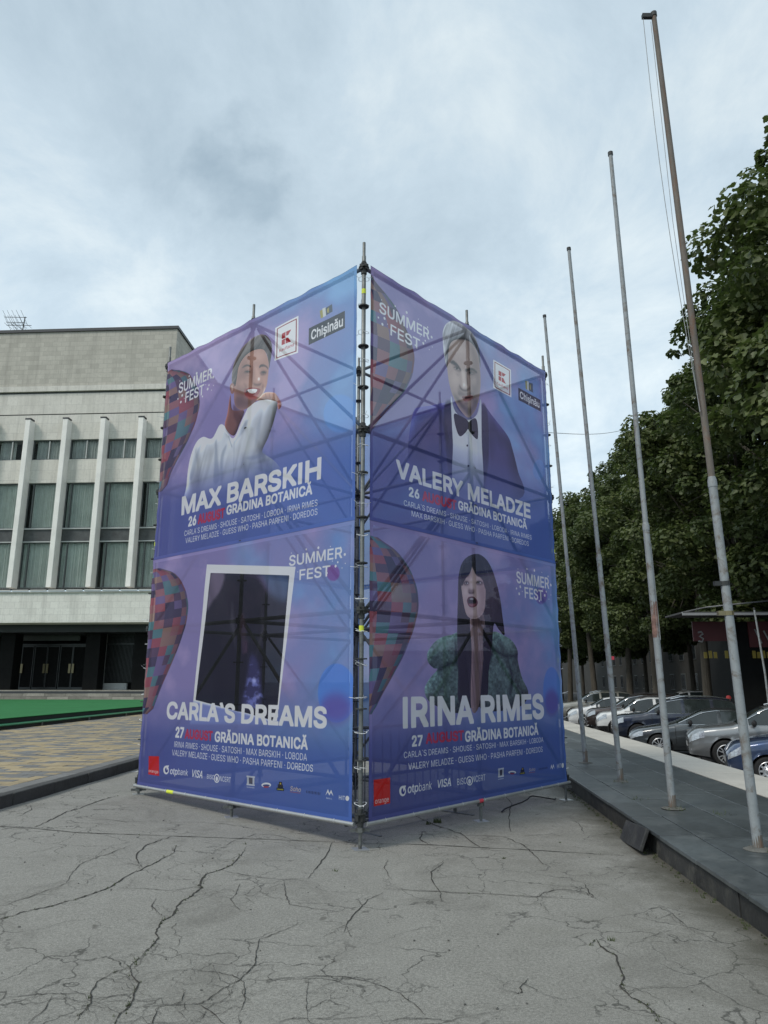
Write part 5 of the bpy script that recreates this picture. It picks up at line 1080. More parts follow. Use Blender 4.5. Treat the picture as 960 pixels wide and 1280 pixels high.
# ------------------------------------------------------------------ flagpoles
FP_ = [((948, 1062), (817, 18), 6.61, 8.80), ((841, 1011), (763, 192), 8.62, 8.64), ((776, 977), (711, 311), 10.86, 8.65), ((732, 954), (675, 395), 13.2, 8.62)]
FL = ['rusty flagpole with halyard and top pulley, standing nearest the loose stone slab', 'grey flagpole with a peeling rusty patch, second along the terrace edge',
      'slim grey flagpole with a small red tag, third along the terrace edge', 'dark grey flagpole close behind the scaffold corner, farthest along the terrace']
for k, (bpx, tpx, Yb, Zt) in enumerate(FP_):
    B0 = at_z(*bpx, 0.222); T0 = at_y(*tpx, B0.y); T0 = Vector((T0.x, T0.y, T0.z))
    if k == 3: T0.x = (T0.x + B0.x) / 2 - .1
    p = empty('flagpole', B0); V = T0 - B0; f = lambda z: V * (z / V.z)
    m_ = MB(); m_.tube([f(0), f(3.2)], [.041, .038], 14); m_.build('lower_tube', M['pole'], p, smooth=True)
    m_ = MB(); m_.tube([f(3.16), f(3.22), f(3.26)], [.042, .042, .033], 14); m_.build('collar', M['pole'], p, smooth=True)
    m_ = MB(); m_.tube([f(3.26), f(V.z * .72), f(V.z)], [.032, .031, .027], 12); m_.build('upper_tube', M['pole_rust'] if k == 0 else M['pole'], p, smooth=True)
    m_ = MB(); m_.tube([f(V.z - .03), f(V.z + .02)], .035, 12); m_.box(-.13, .02, -.02, .02, -.05, .0, 0, Matrix.Translation(f(V.z))) if k == 0 else None; m_.build('top_cap', M['steel_dk'], p)
    m_ = MB(); m_.lathe([(.045, .022), (.075, .018), (.105 + .02 * (k % 2), .006), (.12, 0), (.0, 0)], 13); m_.build('base_collar', M['mortar'], p); m_ = MB(); m_.lathe([(.0418, .018), (.0422, .05), (.0415, .11 + .03 * k), (.0405, .12 + .03 * k)], 14); m_.build('rust_band', M['pole_rust'], p)
    if k == 0:
        m_ = MB(); q = f(V.z) + Vector((-.12, 0, -.04)); e_ = f(3.9) + Vector((-.05, -.04, 0))
        m_.tube([q.lerp(e_, t / 10) + Vector((-.05 * math.sin(t / 10 * math.pi), 0, 0)) for t in range(11)], .0035, 5); q2 = f(V.z * .70)
        m_.tube([f(V.z) + Vector((-.04, 0, -.1)), q2 + Vector((-.07, 0, 0)), f(3.9) + Vector((-.05, -.03, 0))], .003, 5); m_.build('halyard', M['rope'], p)
        for z in (2.25, 1.98): m_ = MB(); m_.tube([f(z - .02), f(z + .02)], .045, 10); m_.box(-.10, -.03, -.02, .02, -.02, .02, 0, Matrix.Translation(f(z))); m_.build('clamp', M['brass'] if z < 2.1 else M['steel_dk'], p)
    if k == 1:
        m_ = MB(); m_.lathe([(.0395, -.22), (.0405, -.18), (.0405, .16), (.0395, .2)], 10, Matrix.Translation(f(2.1))); m_.build('peeling_patch', simple('peeled_rust', (.20, .12, .10), .9, var=.7, scale=22), p)
        m_ = MB(); m_.tube([f(1.85) + Vector((.035, -.02, 0)), f(3.0) + Vector((.035, -.01, 0))], .006, 5); m_.build('halyard', M['rope'], p)
    if k == 2: m_ = MB(); m_.box(.035, .075, -.015, .015, -.03, .02, 0, Matrix.Translation(f(1.72))); m_.build('red_tag', M['redtape'], p)
    tag(p, FL[k], 'flagpole', 'flagpoles along the terrace')

# ------------------------------------------------------------------ cars
def paint(name, col, metal=.5, rough=.32):
    n = NT(name); n.b.inputs['Base Color'].default_value = (*col, 1); n.b.inputs['Metallic'].default_value = metal; n.b.inputs['Roughness'].default_value = rough
    n.b.inputs['Coat Weight'].default_value = .9; n.b.inputs['Coat Roughness'].default_value = .04
    d = n.noise(n.pos(), 3, 4); n.l(n.mix(n.ramp(d, [(.4, (0, 0, 0)), (.8, (.25, .25, .25))]), col, (.22, .21, .19)), n.b.inputs['Base Color']); return n.mat
PR = {
 'sedan': dict(L=4.62, W=1.80, H=1.43, wx=(.86, 3.50), wr=.325, clear=.24,
    top=[(0,.58),(.05,.70),(.25,.80),(.8,.90),(1.35,.98),(2.15,1.36),(2.55,1.425),(3.05,1.42),(3.65,1.27),(4.15,1.06),(4.5,1.02),(4.60,.90),(4.62,.7)],
    belt=[(0,.58),(.3,.74),(1.3,.93),(2.5,.965),(4.2,1.02),(4.62,.92)], cab=(1.35,2.2,3.2,4.15), bp=(2.62,)),
 'suv': dict(L=4.66, W=1.82, H=1.68, wx=(.90, 3.57), wr=.352, clear=.30,
    top=[(0,.74),(.05,.88),(.25,1.0),(.8,1.07),(1.20,1.12),(1.95,1.56),(2.5,1.66),(3.6,1.66),(4.15,1.60),(4.5,1.25),(4.62,1.05),(4.66,.8)],
    belt=[(0,.74),(.3,.92),(1.2,1.07),(2.5,1.10),(4.3,1.17),(4.66,1.0)], cab=(1.20,1.98,4.05,4.5), bp=(2.5,3.5)),
 'hatch': dict(L=4.05, W=1.74, H=1.50, wx=(.80, 3.30), wr=.305, clear=.24,
    top=[(0,.62),(.05,.76),(.2,.88),(.7,.98),(1.05,1.04),(1.75,1.42),(2.2,1.495),(3.1,1.47),(3.6,1.38),(3.9,1.05),(4.02,.9),(4.05,.7)],
    belt=[(0,.62),(.3,.82),(1.0,.97),(2.2,.99),(3.7,1.05),(4.05,.9)], cab=(1.05,1.78,3.45,3.85), bp=(2.4,)),
 'compact_suv': dict(L=4.15, W=1.78, H=1.60, wx=(.83, 3.38), wr=.34, clear=.30,
    top=[(0,.70),(.05,.84),(.2,.96),(.7,1.02),(1.05,1.07),(1.65,1.50),(2.1,1.59),(3.3,1.58),(3.75,1.48),(4.0,1.1),(4.12,.95),(4.15,.75)],
    belt=[(0,.70),(.3,.9),(1.0,1.02),(2.2,1.05),(3.8,1.12),(4.15,.95)], cab=(1.05,1.68,3.55,3.95), bp=(2.35,)),
}
def wheel(parent, x, y, r, side, rimkind):
    Mx = Matrix.Translation((x, y, r)) @ Matrix.Rotation(R(90) * side, 4, 'X')
    m_ = MB(); w = .105; m_.lathe([(r * .66, w), (r * .70, w + .012), (r * .90, w + .008), (r * .98, w * .8), (r, w * .4), (r, -w * .6), (r * .96, -w), (r * .6, -w)], 36, Mx)
    ty = m_.build('wheel', M['tyre'], parent, smooth=True)
    rm = M['rim_dk'] if rimkind == 'black' else M['rim']
    m_ = MB(); m_.lathe([(r * .68, w + .004), (r * .64, w + .010), (r * .60, w - .01), (r * .58, -.05)], 36, Mx); m_.lathe([(0, w - .006), (r * .11, w - .006), (r * .13, w - .03), (r * .13, 0)], 14, Mx)
    if rimkind == 'steel':
        m_.lathe([(r * .13, w - .03), (r * .22, w - .045), (r * .34, w - .02), (r * .42, w - .028)], 30, Mx); n = 10
    else: n = {'ten': 10, 'five': 5, 'black': 6}[rimkind]
    for k in range(n):
        a = 2 * math.pi * k / n; R2 = Mx @ Matrix.Rotation(a, 4, 'Z')
        if rimkind == 'steel': m_.box(r * .40, r * .62, -r * .07, r * .07, w - .045, w - .015, 0, R2)
        elif rimkind == 'five':
            for s_ in (-1, 1): m_.box(r * .08, r * .62, -r * .035, r * .035, w - .035, w - .004, 0, R2 @ Matrix.Rotation(s_ * .22, 4, 'Z'))
            m_.box(r * .10, r * .34, -r * .08, r * .08, w - .04, w - .012, 0, R2)
        else: m_.box(r * .1, r * .62, -r * .032 - (.02 if n == 6 else 0), r * .032 + (.02 if n == 6 else 0), w - .035, w - .006, 0, R2)
    m_.build('rim', rm, ty, smooth=False)
    m_ = MB(); m_.lathe([(0, -.03), (r * .6, -.03)], 24, Mx); m_.build('brake_disc', M['plastic'], ty)
def car(label, kindn, pmat, px, dist, head=-11, rim='ten', rails=None, group='cars parked along the kerb', trim=None, wipe=0, roofmat=None):
    q = PR[kindn]; L, W, H = q['L'], q['W'] / 2, q['H']; d = ray(px, 880); base = Vector((0, 0, EYE)) + d * dist; base.z = -0.62
    root = empty('parked_car', base, R(head))
    X = sorted(set([0, .02, .05, .1, .18, .28, .4, .52] + [round(.52 + .055 * i, 3) for i in range(int((L - .85) / .055))] + [L - .3, L - .2, L - .1, L - .04, L]))
    tp = lambda x: float(np.interp(x, *zip(*q['top']))); bl = lambda x: float(np.interp(x, *zip(*q['belt'])))
    tps = [sum(tp(min(max(x + o, 0), L)) for o in (-.08, -.04, 0, .04, .08)) / 5 for x in X]
    wid = lambda x: W * float(np.interp(x, [0, .04, .12, .3, .7, 1.5, L - 1.2, L - .4, L - .1, L], [.62, .76, .86, .93, .975, 1, 1, .96, .90, .78]))
    c0, c1, c2, c3 = q['cab']; rows = 10; rings = []; NR = 5 + rows + 2
    for x, zt in zip(X, tps):
        w = wid(x); zb = bl(x); hh = max(0.0, zt - zb); cab = min(1, hh / .38); wr = w * (.90 - .19 * cab)
        z3 = zt - (.035 + .035 * cab); z4 = min(zb, zt - .075 - .03 * cab) if cab < .3 else zb
        sill = q['clear'] + .05 * max(0, 1 - x / .5) + .08 * max(0, 1 - (L - x) / .5)
        ring = [(0, zt), (wr * .5, zt - .006), (wr * .85, zt - .018), (wr, z3), (w * (.955 + .01 * cab), z4)]
        for k in range(rows):
            t = k / (rows - 1); z = (z4 - .05) * (1 - t) + sill * t; bul = 1 - .035 * abs(2 * t - .75) ** 2 - (.012 if .28 < t < .40 else 0) - .03 * max(0, t - .85) / .15
            ring.append((w * bul, z))
        ring += [(w * .90, sill - .04), (w * .4, sill - .05)]; rings.append(ring)
    V_, idx = [], {}
    arch = q['wr'] + .055
    for i, x in enumerate(X):
        for s_ in (-1, 1):
            for j, (y, z) in enumerate(rings[i]):
                xx = x
                if j == 0 and s_ == 1: idx[(i, s_, j)] = idx[(i, -1, 0)]; continue
                if j >= 5:
                    for wx in q['wx']:
                        dx, dz = xx - wx, z - q['wr']; rr_ = math.hypot(dx, dz)
                        if rr_ < arch and rr_ > arch - .085: xx, z = wx + dx / rr_ * arch, q['wr'] + dz / rr_ * arch
                # nose and tail lean with height
                if i < 7 and j >= 4: xx += .05 * max(0, (z - .5)) * (1 - i / 7) + .06 * max(0, .42 - z) * (1 - i / 7)
                idx[(i, s_, j)] = len(V_); V_.append((xx, s_ * y, z))
    FS = {k: [] for k in ('body', 'side_window', 'windscreen', 'rear_window', 'headlight', 'door', 'tail_light', 'sunroof', 'lower_trim', 'grille')}
    for i in range(len(X) - 1):
        xm = (X[i] + X[i + 1]) / 2; cab = (tps[i] - bl(X[i]))
        for s_ in (-1, 1):
            for j in range(NR - 1):
                f = [idx[(i, s_, j)], idx[(i + 1, s_, j)], idx[(i + 1, s_, j + 1)], idx[(i, s_, j + 1)]]
                if s_ < 0: f = f[::-1]
                f = list(dict.fromkeys(f))
                cz = sum(V_[v][2] for v in f) / len(f); cx_ = sum(V_[v][0] for v in f) / len(f)
                if j >= 5 and any(math.hypot(cx_ - wx, cz - q['wr']) < arch - .004 for wx in q['wx']): continue
                if j >= NR - 2 and any(abs(cx_ - wx) < arch for wx in q['wx']): continue
                key = 'body'
                if j == 3 and c0 + .32 < xm < c3 - .16 and cab > .12 and not any(abs(xm - b_) < .05 for b_ in q['bp']): key = 'side_window'
                elif j <= 2 and c0 + .05 < xm < c1 - .05 and cab > .03: key = 'windscreen' if j < 2 or True else 'body'
                elif j <= 1 and c2 + .12 < xm < c3 - .05: key = 'rear_window'
                elif 4 <= j <= 6 and .02 < xm < .46 - .1 * (j == 6): key = 'headlight'
                elif 4 <= j <= 7 and xm > L - .22: key = 'tail_light'
                elif j >= 12 and trim: key = 'lower_trim'
                elif 4 <= j <= 12 and (q['wx'][0] + arch + .10 < xm < q['wx'][1] - arch + .12) : key = 'door'
                FS[key].append(f)
    n0 = [idx[(0, s_, j)] for s_, js in ((-1, range(NR)), (1, range(NR - 1, 0, -1))) for j in js]; FS['body'].append(n0); n1 = [idx[(len(X) - 1, s_, j)] for s_, js in ((-1, range(NR)), (1, range(NR - 1, 0, -1))) for j in js]; FS['body'].append(n1[::-1])
    mats = dict(body=pmat, side_window=M['car_glass'], windscreen=M['car_glass'], rear_window=M['car_glass'], headlight=M['lamp'], door=pmat, tail_light=M['redtape'], lower_trim=M['plastic'])
    def sub(name, faces, mat, off=0.0, parent=root):
        if not faces: return None
        u = sorted({v for f in faces for v in f}); mp = {v: k for k, v in enumerate(u)}; me = bpy.data.meshes.new(name); me.from_pydata([V_[v] for v in u], [], [tuple(mp[v] for v in f) for f in faces]); me.materials.append(mat)
        me.polygons.foreach_set('use_smooth', [len(f) < 6 for f in faces]); 
        if off:
            bm = bmesh.new(); bm.from_mesh(me); bm.normal_update()
            for v in bm.verts: v.co += v.normal * off
            bm.to_mesh(me); bm.free()
        me.set_sharp_from_angle(angle=R(50)); return link(name, me, parent)
    sub('body', FS['body'], pmat)
    for key in ('windscreen', 'rear_window', 'lower_trim'): sub(key, FS[key], mats[key])
    for s_ in (-1, 1):
        side = lambda f: (sum(V_[v][1] for v in f) * s_) > 0
        sub('headlight', [f for f in FS['headlight'] if side(f)], M['lamp'], .003); sub('tail_light', [f for f in FS['tail_light'] if side(f)], M['redtape'], .003)
        cuts = [0] + list(q['bp']) + [99]
        for a_, b_ in zip(cuts, cuts[1:]):
            sel = [f for f in FS['side_window'] if side(f) and a_ < sum(V_[v][0] for v in f) / len(f) < b_]
            sub('side_window', sel, M['car_glass'], -.004)
        for a_, b_ in ((0, q['bp'][0]), (q['bp'][0], 99)):
            sel = [f for f in FS['door'] if side(f) and a_ < sum(V_[v][0] for v in f) / len(f) < b_]
            dr = sub('door', sel, pmat, .0045)
            xs_ = [V_[v][0] for f in sel for v in f]; xh = max(xs_) - .2; zh = bl(xh) - .14
            m_ = MB(); m_.box(xh - .09, xh + .09, s_ * wid(xh) * .99, s_ * (wid(xh) * .99 + .035), zh, zh + .03); m_.build('handle', M['chrome'] if kindn != 'hatch' else pmat, dr, bevel=.006)
            for xe in (min(xs_), max(xs_)):
                m_ = MB(); i_ = min(range(len(X)), key=lambda i: abs(X[i] - xe)); pts = [(X[i_], s_ * (rings[i_][j][0] + .004), rings[i_][j][1]) for j in range(4, 13)]; m_.tube(pts, .006, 4); m_.build('door_gap', M['plastic'], dr)
        # mirror
        xm = c0 + .42; m_ = MB(); m_.lathe([(0, -.10), (.05, -.095), (.085, -.04), (.085, .05), (.06, .09), (0, .10)], 12, Matrix.Translation((xm, s_ * (W + .10), bl(xm) + .07)) @ Matrix.Rotation(R(90), 4, 'X') @ Matrix.Scale(.75, 4, Vector((1, 0, 0)))); m_.box(xm - .03, xm + .03, min(s_ * (W - .06), s_ * (W + .06)), max(s_ * (W - .06), s_ * (W + .06)), bl(xm) - .0, bl(xm) + .05); m_.build('mirror', M['plastic'] if kindn != 'hatch' else pmat, root, smooth=True)
        # window surround trim
        il = [i for i, x in enumerate(X) if c0 + .05 < x < c3 - .02]; m_ = MB()
        m_.tube([(X[i], s_ * (rings[i][3][0] + .006), rings[i][3][1] + .002) for i in il], .011, 5)
        m_.build('roof_trim', M['chrome'] if rails != 'none' else M['plastic'], root)
        m_ = MB(); m_.tube([(X[i], s_ * (rings[i][4][0] + .004), rings[i][4][1]) for i in il], .008, 5); m_.build('belt_trim', M['chrome'] if trim != 'black' else M['plastic'], root)
        if rails in ('silver', 'black'):
            m_ = MB(); il = [i for i, x in enumerate(X) if c1 + .1 < x < c2 + .1]; m_.tube([(X[i], s_ * rings[i][3][0] * .93, tps[i] + .035 * min(1, 4 * min(k, len(il) - 1 - k) / len(il))) for k, i in enumerate(il)], .017, 6); m_.build('roof_rail', M['chrome'] if rails == 'silver' else M['plastic'], root, smooth=True)
        for wx in q['wx']:
            wheel(root, wx, s_ * (W - .115), q['wr'], s_, rim) if False else wheel(root, wx, s_ * (W - .125), q['wr'], -s_, rim)
            m_ = MB(); n = 18; pts = []
            for k in range(n + 1):
                a_ = math.pi * (-.08 + 1.16 * k / n); pts.append((wx + arch * math.cos(a_), q['wr'] + arch * math.sin(a_)))
            vs = [(x, s_ * y, z) for x, z in pts for y in (W * .97, W * .45)]; m_.add(vs, [(2 * k, 2 * k + 1, 2 * k + 3, 2 * k + 2) for k in range(n)]); vs2 = [(x, s_ * W * .45, z) for x, z in pts]; m_.add(vs2, [tuple(range(len(vs2)))]); m_.build('wheel_housing', M['plastic'], root)
            if trim == 'black': m_ = MB(); m_.tube([(x, s_ * (wid(wx) * .985), z) for x, z in pts], .028, 6); m_.build('arch_trim', M['plastic'], root, smooth=True)
    # front: grille, lower intake, fog lamps, number plate
    zg = bl(0); m_ = MB(); m_.box(-.012, .10, -W * .50, W * .50, zg - .19, zg - .05); m_.build('grille', M['plastic'], root, bevel=.01)
    m_ = MB(); [m_.box(-.018, .0, -W * .49, W * .49, zg - .17 + .045 * k, zg - .155 + .045 * k) for k in range(3)]; m_.build('grille_bar', M['chrome'], root)
    m_ = MB(); m_.box(-.006, .12, -W * .60, W * .60, q['clear'] + .06, q['clear'] + .17); m_.build('air_intake', M['plastic'], root, bevel=.01)
    m_ = MB(); m_.box(-.02, 0, -.26, .26, q['clear'] + .19, q['clear'] + .30); m_.build('number_plate', M['whitesign'], root)
    for s_ in (-1, 1): m_ = MB(); m_.lathe([(0, 0), (.045, 0), (.05, -.03)], 12, Matrix.Translation((.05, s_ * W * .72, q['clear'] + .13)) @ Matrix.Rotation(R(-90), 4, 'Y')); m_.build('fog_light', M['lamp'], root)
    m_ = MB(); m_.box(.3, L - .3, -W * .8, W * .8, .16, q['clear'] + .1); m_.build('underbody', M['plastic'], root)
    tag(root, label, 'car', group); return root
car('dark blue car at the kerb nearest the rusty flagpole, steel wheel showing', 'hatch', paint('blue_paint', (.028, .055, .13)), 900, 17.3, -21, 'steel', 'none')
car('silver grey crossover with ten-spoke wheels between blue and dark grey cars', 'suv', paint('silver_paint', (.30, .31, .315), .7), 855, 20.7, -19, 'five', 'silver')
car('dark grey saloon with bright window trim beside the silver crossover', 'sedan', paint('graphite_paint', (.075, .085, .092), .7), 784, 23.6, -18, 'ten', None)
car('dark navy estate with black wheels and roof rail behind the grey saloon', 'suv', paint('navy_paint', (.018, .026, .05)), 763, 28.0, -15, 'black', 'silver')
car('small white crossover with black wheel arches beside the navy estate', 'compact_suv', paint('white_paint', (.66, .67, .66), 0.0), 744, 31.3, -14, 'black', 'black', trim='black')
car('dark brown crossover parked between two white cars', 'suv', paint('brown_paint', (.045, .03, .028)), 731, 34.5, -12, 'five', 'black')
car('white hatchback with silver wheels parked nearest the scaffold corner', 'hatch', paint('white_paint_b', (.68, .69, .69), 0.0), 709, 37.0, -11, 'five', 'none')
car('beige boxy crossover with silver roof rails parked farthest behind', 'suv', paint('beige_paint', (.34, .33, .29), .5), 694, 43.0, -6, 'five', 'silver')
car('white car under the trees across the street behind the navy estate', 'suv', paint('white_paint_c', (.6, .61, .6), 0.0), 806, 45, -8, 'black', 'silver', group='cars across the street')

# ------------------------------------------------------------------ trees
def leaf_pts(s):      # a lobed leaf, folded along the midrib
    o = [(0, -.5), (.30, -.42), (.52, -.05), (.30, .10), (.22, .42), (0, .62), (-.22, .42), (-.30, .10), (-.52, -.05), (-.30, -.42)]
    return [(x * s, y * s, abs(x) * s * .35) for x, y in o]
def crown_mesh(seed, rad, h, nleaf, mat, lsize, ncl=90):
    r_ = np.random.RandomState(seed); base = np.array(leaf_pts(1.0)); nv = len(base)
    cl = []; 
    while len(cl) < ncl:
        p = r_.uniform(-1, 1, 3)
        if .28 < np.linalg.norm(p) < 1: cl.append(p * (rad * (1 - .25 * max(0, p[2])), rad * (1 - .25 * max(0, p[2])), h / 2) + (0, 0, 0))
    nx_ = ncl // 3; tw = r_.normal(size=(nx_, 3)); tw /= np.linalg.norm(tw, axis=1)[:, None]; tw = tw[tw[:, 2] > -.5]; tw = tw * r_.uniform(.90, 1.01, (len(tw), 1)) * (rad * .95, rad * .95, h / 2)
    cl = np.concatenate([np.array(cl), tw]); cr_ = np.concatenate([r_.uniform(.55, 1.2, ncl), r_.uniform(.18, .42, len(tw))]) * rad / 5; pk = cr_ ** 1.7; pk /= pk.sum(); ncl = len(cl)
    k = r_.choice(ncl, nleaf, p=pk); d = r_.normal(size=(nleaf, 3)); d /= np.linalg.norm(d, axis=1)[:, None]
    rad_ = cr_[k] * r_.uniform(.35, 1.0, nleaf) ** .6; C = cl[k] + d * rad_[:, None] * (1, 1, .72)
    # orientation: leaves face outward and up, hanging a little
    nrm = d * .7 + np.array([0, 0, .75]) + r_.normal(size=(nleaf, 3)) * .45; nrm /= np.linalg.norm(nrm, axis=1)[:, None]
    t = np.cross(nrm, r_.normal(size=(nleaf, 3))); t /= np.linalg.norm(t, axis=1)[:, None]; b = np.cross(nrm, t); s = r_.uniform(.65, 1.3, nleaf) * lsize
    V = (C[:, None, :] + (t[:, None, :] * base[None, :, 0:1] + b[:, None, :] * base[None, :, 1:2] + nrm[:, None, :] * base[None, :, 2:3]) * s[:, None, None]).reshape(-1, 3)
    me = bpy.data.meshes.new('crown'); F_ = np.arange(nleaf)[:, None] * nv
    quads = np.concatenate([F_ + np.array([[0, 1, 2, 3]]), F_ + np.array([[0, 3, 4, 5]]), F_ + np.array([[0, 5, 6, 7]]), F_ + np.array([[0, 7, 8, 9]])], 0)
    me.vertices.add(len(V)); me.vertices.foreach_set('co', V.astype(np.float32).ravel()); n = len(quads)
    me.loops.add(n * 4); me.loops.foreach_set('vertex_index', quads.astype(np.int32).ravel()); me.polygons.add(n)
    me.polygons.foreach_set('loop_start', np.arange(0, n * 4, 4, dtype=np.int32)); me.polygons.foreach_set('loop_total', np.full(n, 4, np.int32)); me.update()
    at = me.attributes.new('shade', 'FLOAT', 'POINT'); at.data.foreach_set('value', np.repeat(r_.rand(nleaf) * .6 + r_.rand(ncl)[k] * .4, nv).astype(np.float32)); me.materials.append(mat); return me, cl
def trunk_mesh(seed, cl, zc, r0, name='trunk'):
    r_ = random.Random(seed); m_ = MB(); h1 = zc * .55; lean = Vector((r_.uniform(-.4, .4), r_.uniform(-.4, .4), 0))
    m_.tube([(0, 0, -.1), (0, 0, .3), tuple(lean * .4 + Vector((0, 0, h1 * .5))), tuple(lean + Vector((0, 0, h1)))], [r0 * 1.35, r0, r0 * .85, r0 * .72], 12)
    tip = lean + Vector((0, 0, h1)); m_.tube([tip, tip + Vector((r_.uniform(-.5, .5), r_.uniform(-.5, .5), zc * .35)), Vector((0, 0, zc * 1.45))], [r0 * .7, r0 * .42, r0 * .12], 8)
    for c in list(cl)[::4]:
        c = Vector(c) + Vector((0, 0, zc)); st_ = tip + Vector((0, 0, r_.uniform(0, zc * .35))); md = st_.lerp(c, .5) + Vector((0, 0, r_.uniform(.1, .7))); m_.tube([st_, md, c], [r0 * .28, r0 * .15, r0 * .04], 5, cap=False)
    return shared(name, m_, M['bark'])
VAR = []
for k, (rad, h, n, mt, ls) in enumerate(((5.8, 14.8, 46000, 'leaf', .195), (6.0, 14.4, 48000, 'leaf2', .19), (5.6, 14.8, 46000, 'leaf', .20))):
    cm_, cl_ = crown_mesh(40 + k, rad, h, n, M[mt], ls, 130); VAR.append((cm_, trunk_mesh(k, cl_, 11.6, .29), h))
cmf, clf = crown_mesh(90, 6.0, 15, 11000, M['leaf2'], .50, 90); VARF = (cmf, trunk_mesh(9, clf, 11.6, .27), 15)
TL = ['leafy plane tree rising highest, cut by the picture edge above the kiosk', 'plane tree with open twiggy crown just behind the rusty flagpole', 'dense plane tree between the first two flagpoles', 'dark green plane tree behind the second flagpole', 'plane tree with ragged top between the second and third flagpoles',
      'plane tree standing behind the third flagpole', 'plane tree between the third flagpole and the scaffold', 'far plane tree with low crown beside the scaffold corner']
def tree(x, y, var, sc, rz, label, group, zc=12.3, tz=-.62):
    t = empty('plane_tree', loc(x, y, tz), rz); t.scale = (sc, sc, sc)
    cm_, tm_, h = var; c = link('crown', cm_, t); c.location = (0, 0, zc); link('trunk', tm_, t); tag(t, label, 'tree', group); return t
rt = random.Random(12); TX = KX + 13.0
rowY = [20.5, 27.5, 34.5, 42, 50, 58, 67, 77]
for k, y in enumerate(rowY):
    tree(TX + (0.2, .1, -.2, .2, -.1, .3, -.3, -.6)[k], y, VAR[k % 3], (1.13, 1.0, .93, .92, .93, .95, .98, 1.0)[k], k * 1.3, TL[k], 'plane trees along the street')
B2 = ['plane tree of the rear row, deep in shade behind the kiosk', 'shaded tree of the rear row behind the silver crossover', 'shaded tree of the rear row behind the grey saloon', 'shaded tree of the rear row above the navy estate', 'shaded tree of the rear row above the small white crossover', 'shaded tree of the rear row above the brown crossover', 'distant tree of the rear row above the beige crossover']
for k, y in enumerate((24, 32, 40, 49, 58, 68, 80)): tree(TX + 8.5 + rt.uniform(-.8, .8), y, VARF, rt.uniform(.85, 1.0), k * 2.1, B2[k], 'rear row of street trees')
# thin slanted trunk seen beside the kiosk, and young trunks further along
q = at_z(926, 925, -.62)
# street behind: shaded facade with windows
fb = empty('street_building', loc(TX + 17, 20, -.62), -A)
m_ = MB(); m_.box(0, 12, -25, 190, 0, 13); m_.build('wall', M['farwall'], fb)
for k in range(34):
    for fl in range(3):
        y = -22 + k * 4.2; w = MB(); w.box(-.06, .0, y, y + 1.6, 1.2 + fl * 3.6, 3.2 + fl * 3.6); wn = w.build('window', M['win_frame'], fb); w = MB(); w.box(-.08, -.06, y + .1, y + 1.5, 1.3 + fl * 3.6, 3.1 + fl * 3.6); w.build('pane', M['farglass'], wn)
tag(fb, 'long shaded building with rows of windows behind the street trees', 'building')
# kiosk with awning under the trees
kp = Vector((0, 0, EYE)) + ray(905, 850) * 29; kx, ky = kp.dot(EX), kp.dot(EY)
kk = empty('street_kiosk', loc(kx, ky, -.62), -A)
def K(name, mat, *bx):
    m_ = MB(); [m_.box(*b_) for b_ in bx]; return m_.build(name, M[mat], kk)
hgt = lambda py: (EYE + (ray(905, py).z / ray(905, py).y) * kp.y) + .62
xa, xb = -1.7, 4.6
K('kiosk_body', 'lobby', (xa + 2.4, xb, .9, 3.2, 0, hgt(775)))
K('awning', 'awning', (xa, xb + 1, -.9, 1.2, hgt(769), hgt(767))); K('awning_edge', 'awning_edge', (xa, xb + 1, -.96, -.9, hgt(771.5), hgt(768.5)))
m_ = MB(); m_.tube([(xa, -.9, hgt(768)), (xa + 1.4, .4, hgt(758)), (xb, .8, hgt(742))], .03, 5); m_.build('awning_brace', M['awning_edge'], kk)
K('red_sign', 'redsign', (-.75, .95, .80, .86, hgt(800), hgt(775)), (1.5, 3.0, .80, .86, hgt(808), hgt(775)))
m_ = MB(); m_.tube([(-.55, .78, hgt(789)), (-.42, .78, hgt(788)), (-.36, .78, hgt(791)), (-.5, .78, hgt(794)), (-.36, .78, hgt(797)), (-.42, .78, hgt(801)), (-.56, .78, hgt(800))], .04, 5); m_.build('sign_numeral', M['whitesign'], kk)
m_ = MB(); [m_.tube([(x, .78, hgt(785 + 2 * (i % 2))), (x + .22, .78, hgt(803))], .035, 5) for i, x in enumerate((1.75, 2.1, 2.4, 2.62))]; m_.build('sign_stroke', M['whitesign'], kk)
m_ = MB(); [m_.box(x, x + .13, .77, .80, hgt(822), hgt(812.5) - .05 * (i % 2)) for i, x in enumerate([1.55 + .19 * k for k in range(9)] + [-.4, -.2, 0.0, .45])]; m_.build('yellow_lettering', M['yellowsign'], kk)
K('bench_sign', 'awning_edge', (2.1, 2.6, -.99, -.97, hgt(769), hgt(763)))
tag(kk, 'dark kiosk with wide awning, red sign and yellow strip under the trees', 'kiosk')
# street lamp post at the picture edge
lq = Vector((0, 0, EYE)) + ray(958, 850) * 27; lmp = empty('street_post', (lq.x, lq.y, -.62)); m_ = MB(); m_.tube([(0, 0, 0), (-.02, 0, 2.5), (-.15, 0, 4.9)], [.045, .04, .035], 10); m_.build('post', M['pole'], lmp, smooth=True)
m_ = MB(); m_.lathe([(0, 4.96), (.04, 4.95), (.045, 4.88), (.036, 4.86)], 10, Matrix.Translation((-.15, 0, 0))); m_.build('post_cap', M['steel_dk'], lmp); tag(lmp, 'thin plain grey post beside the kiosk with the red sign', 'post')
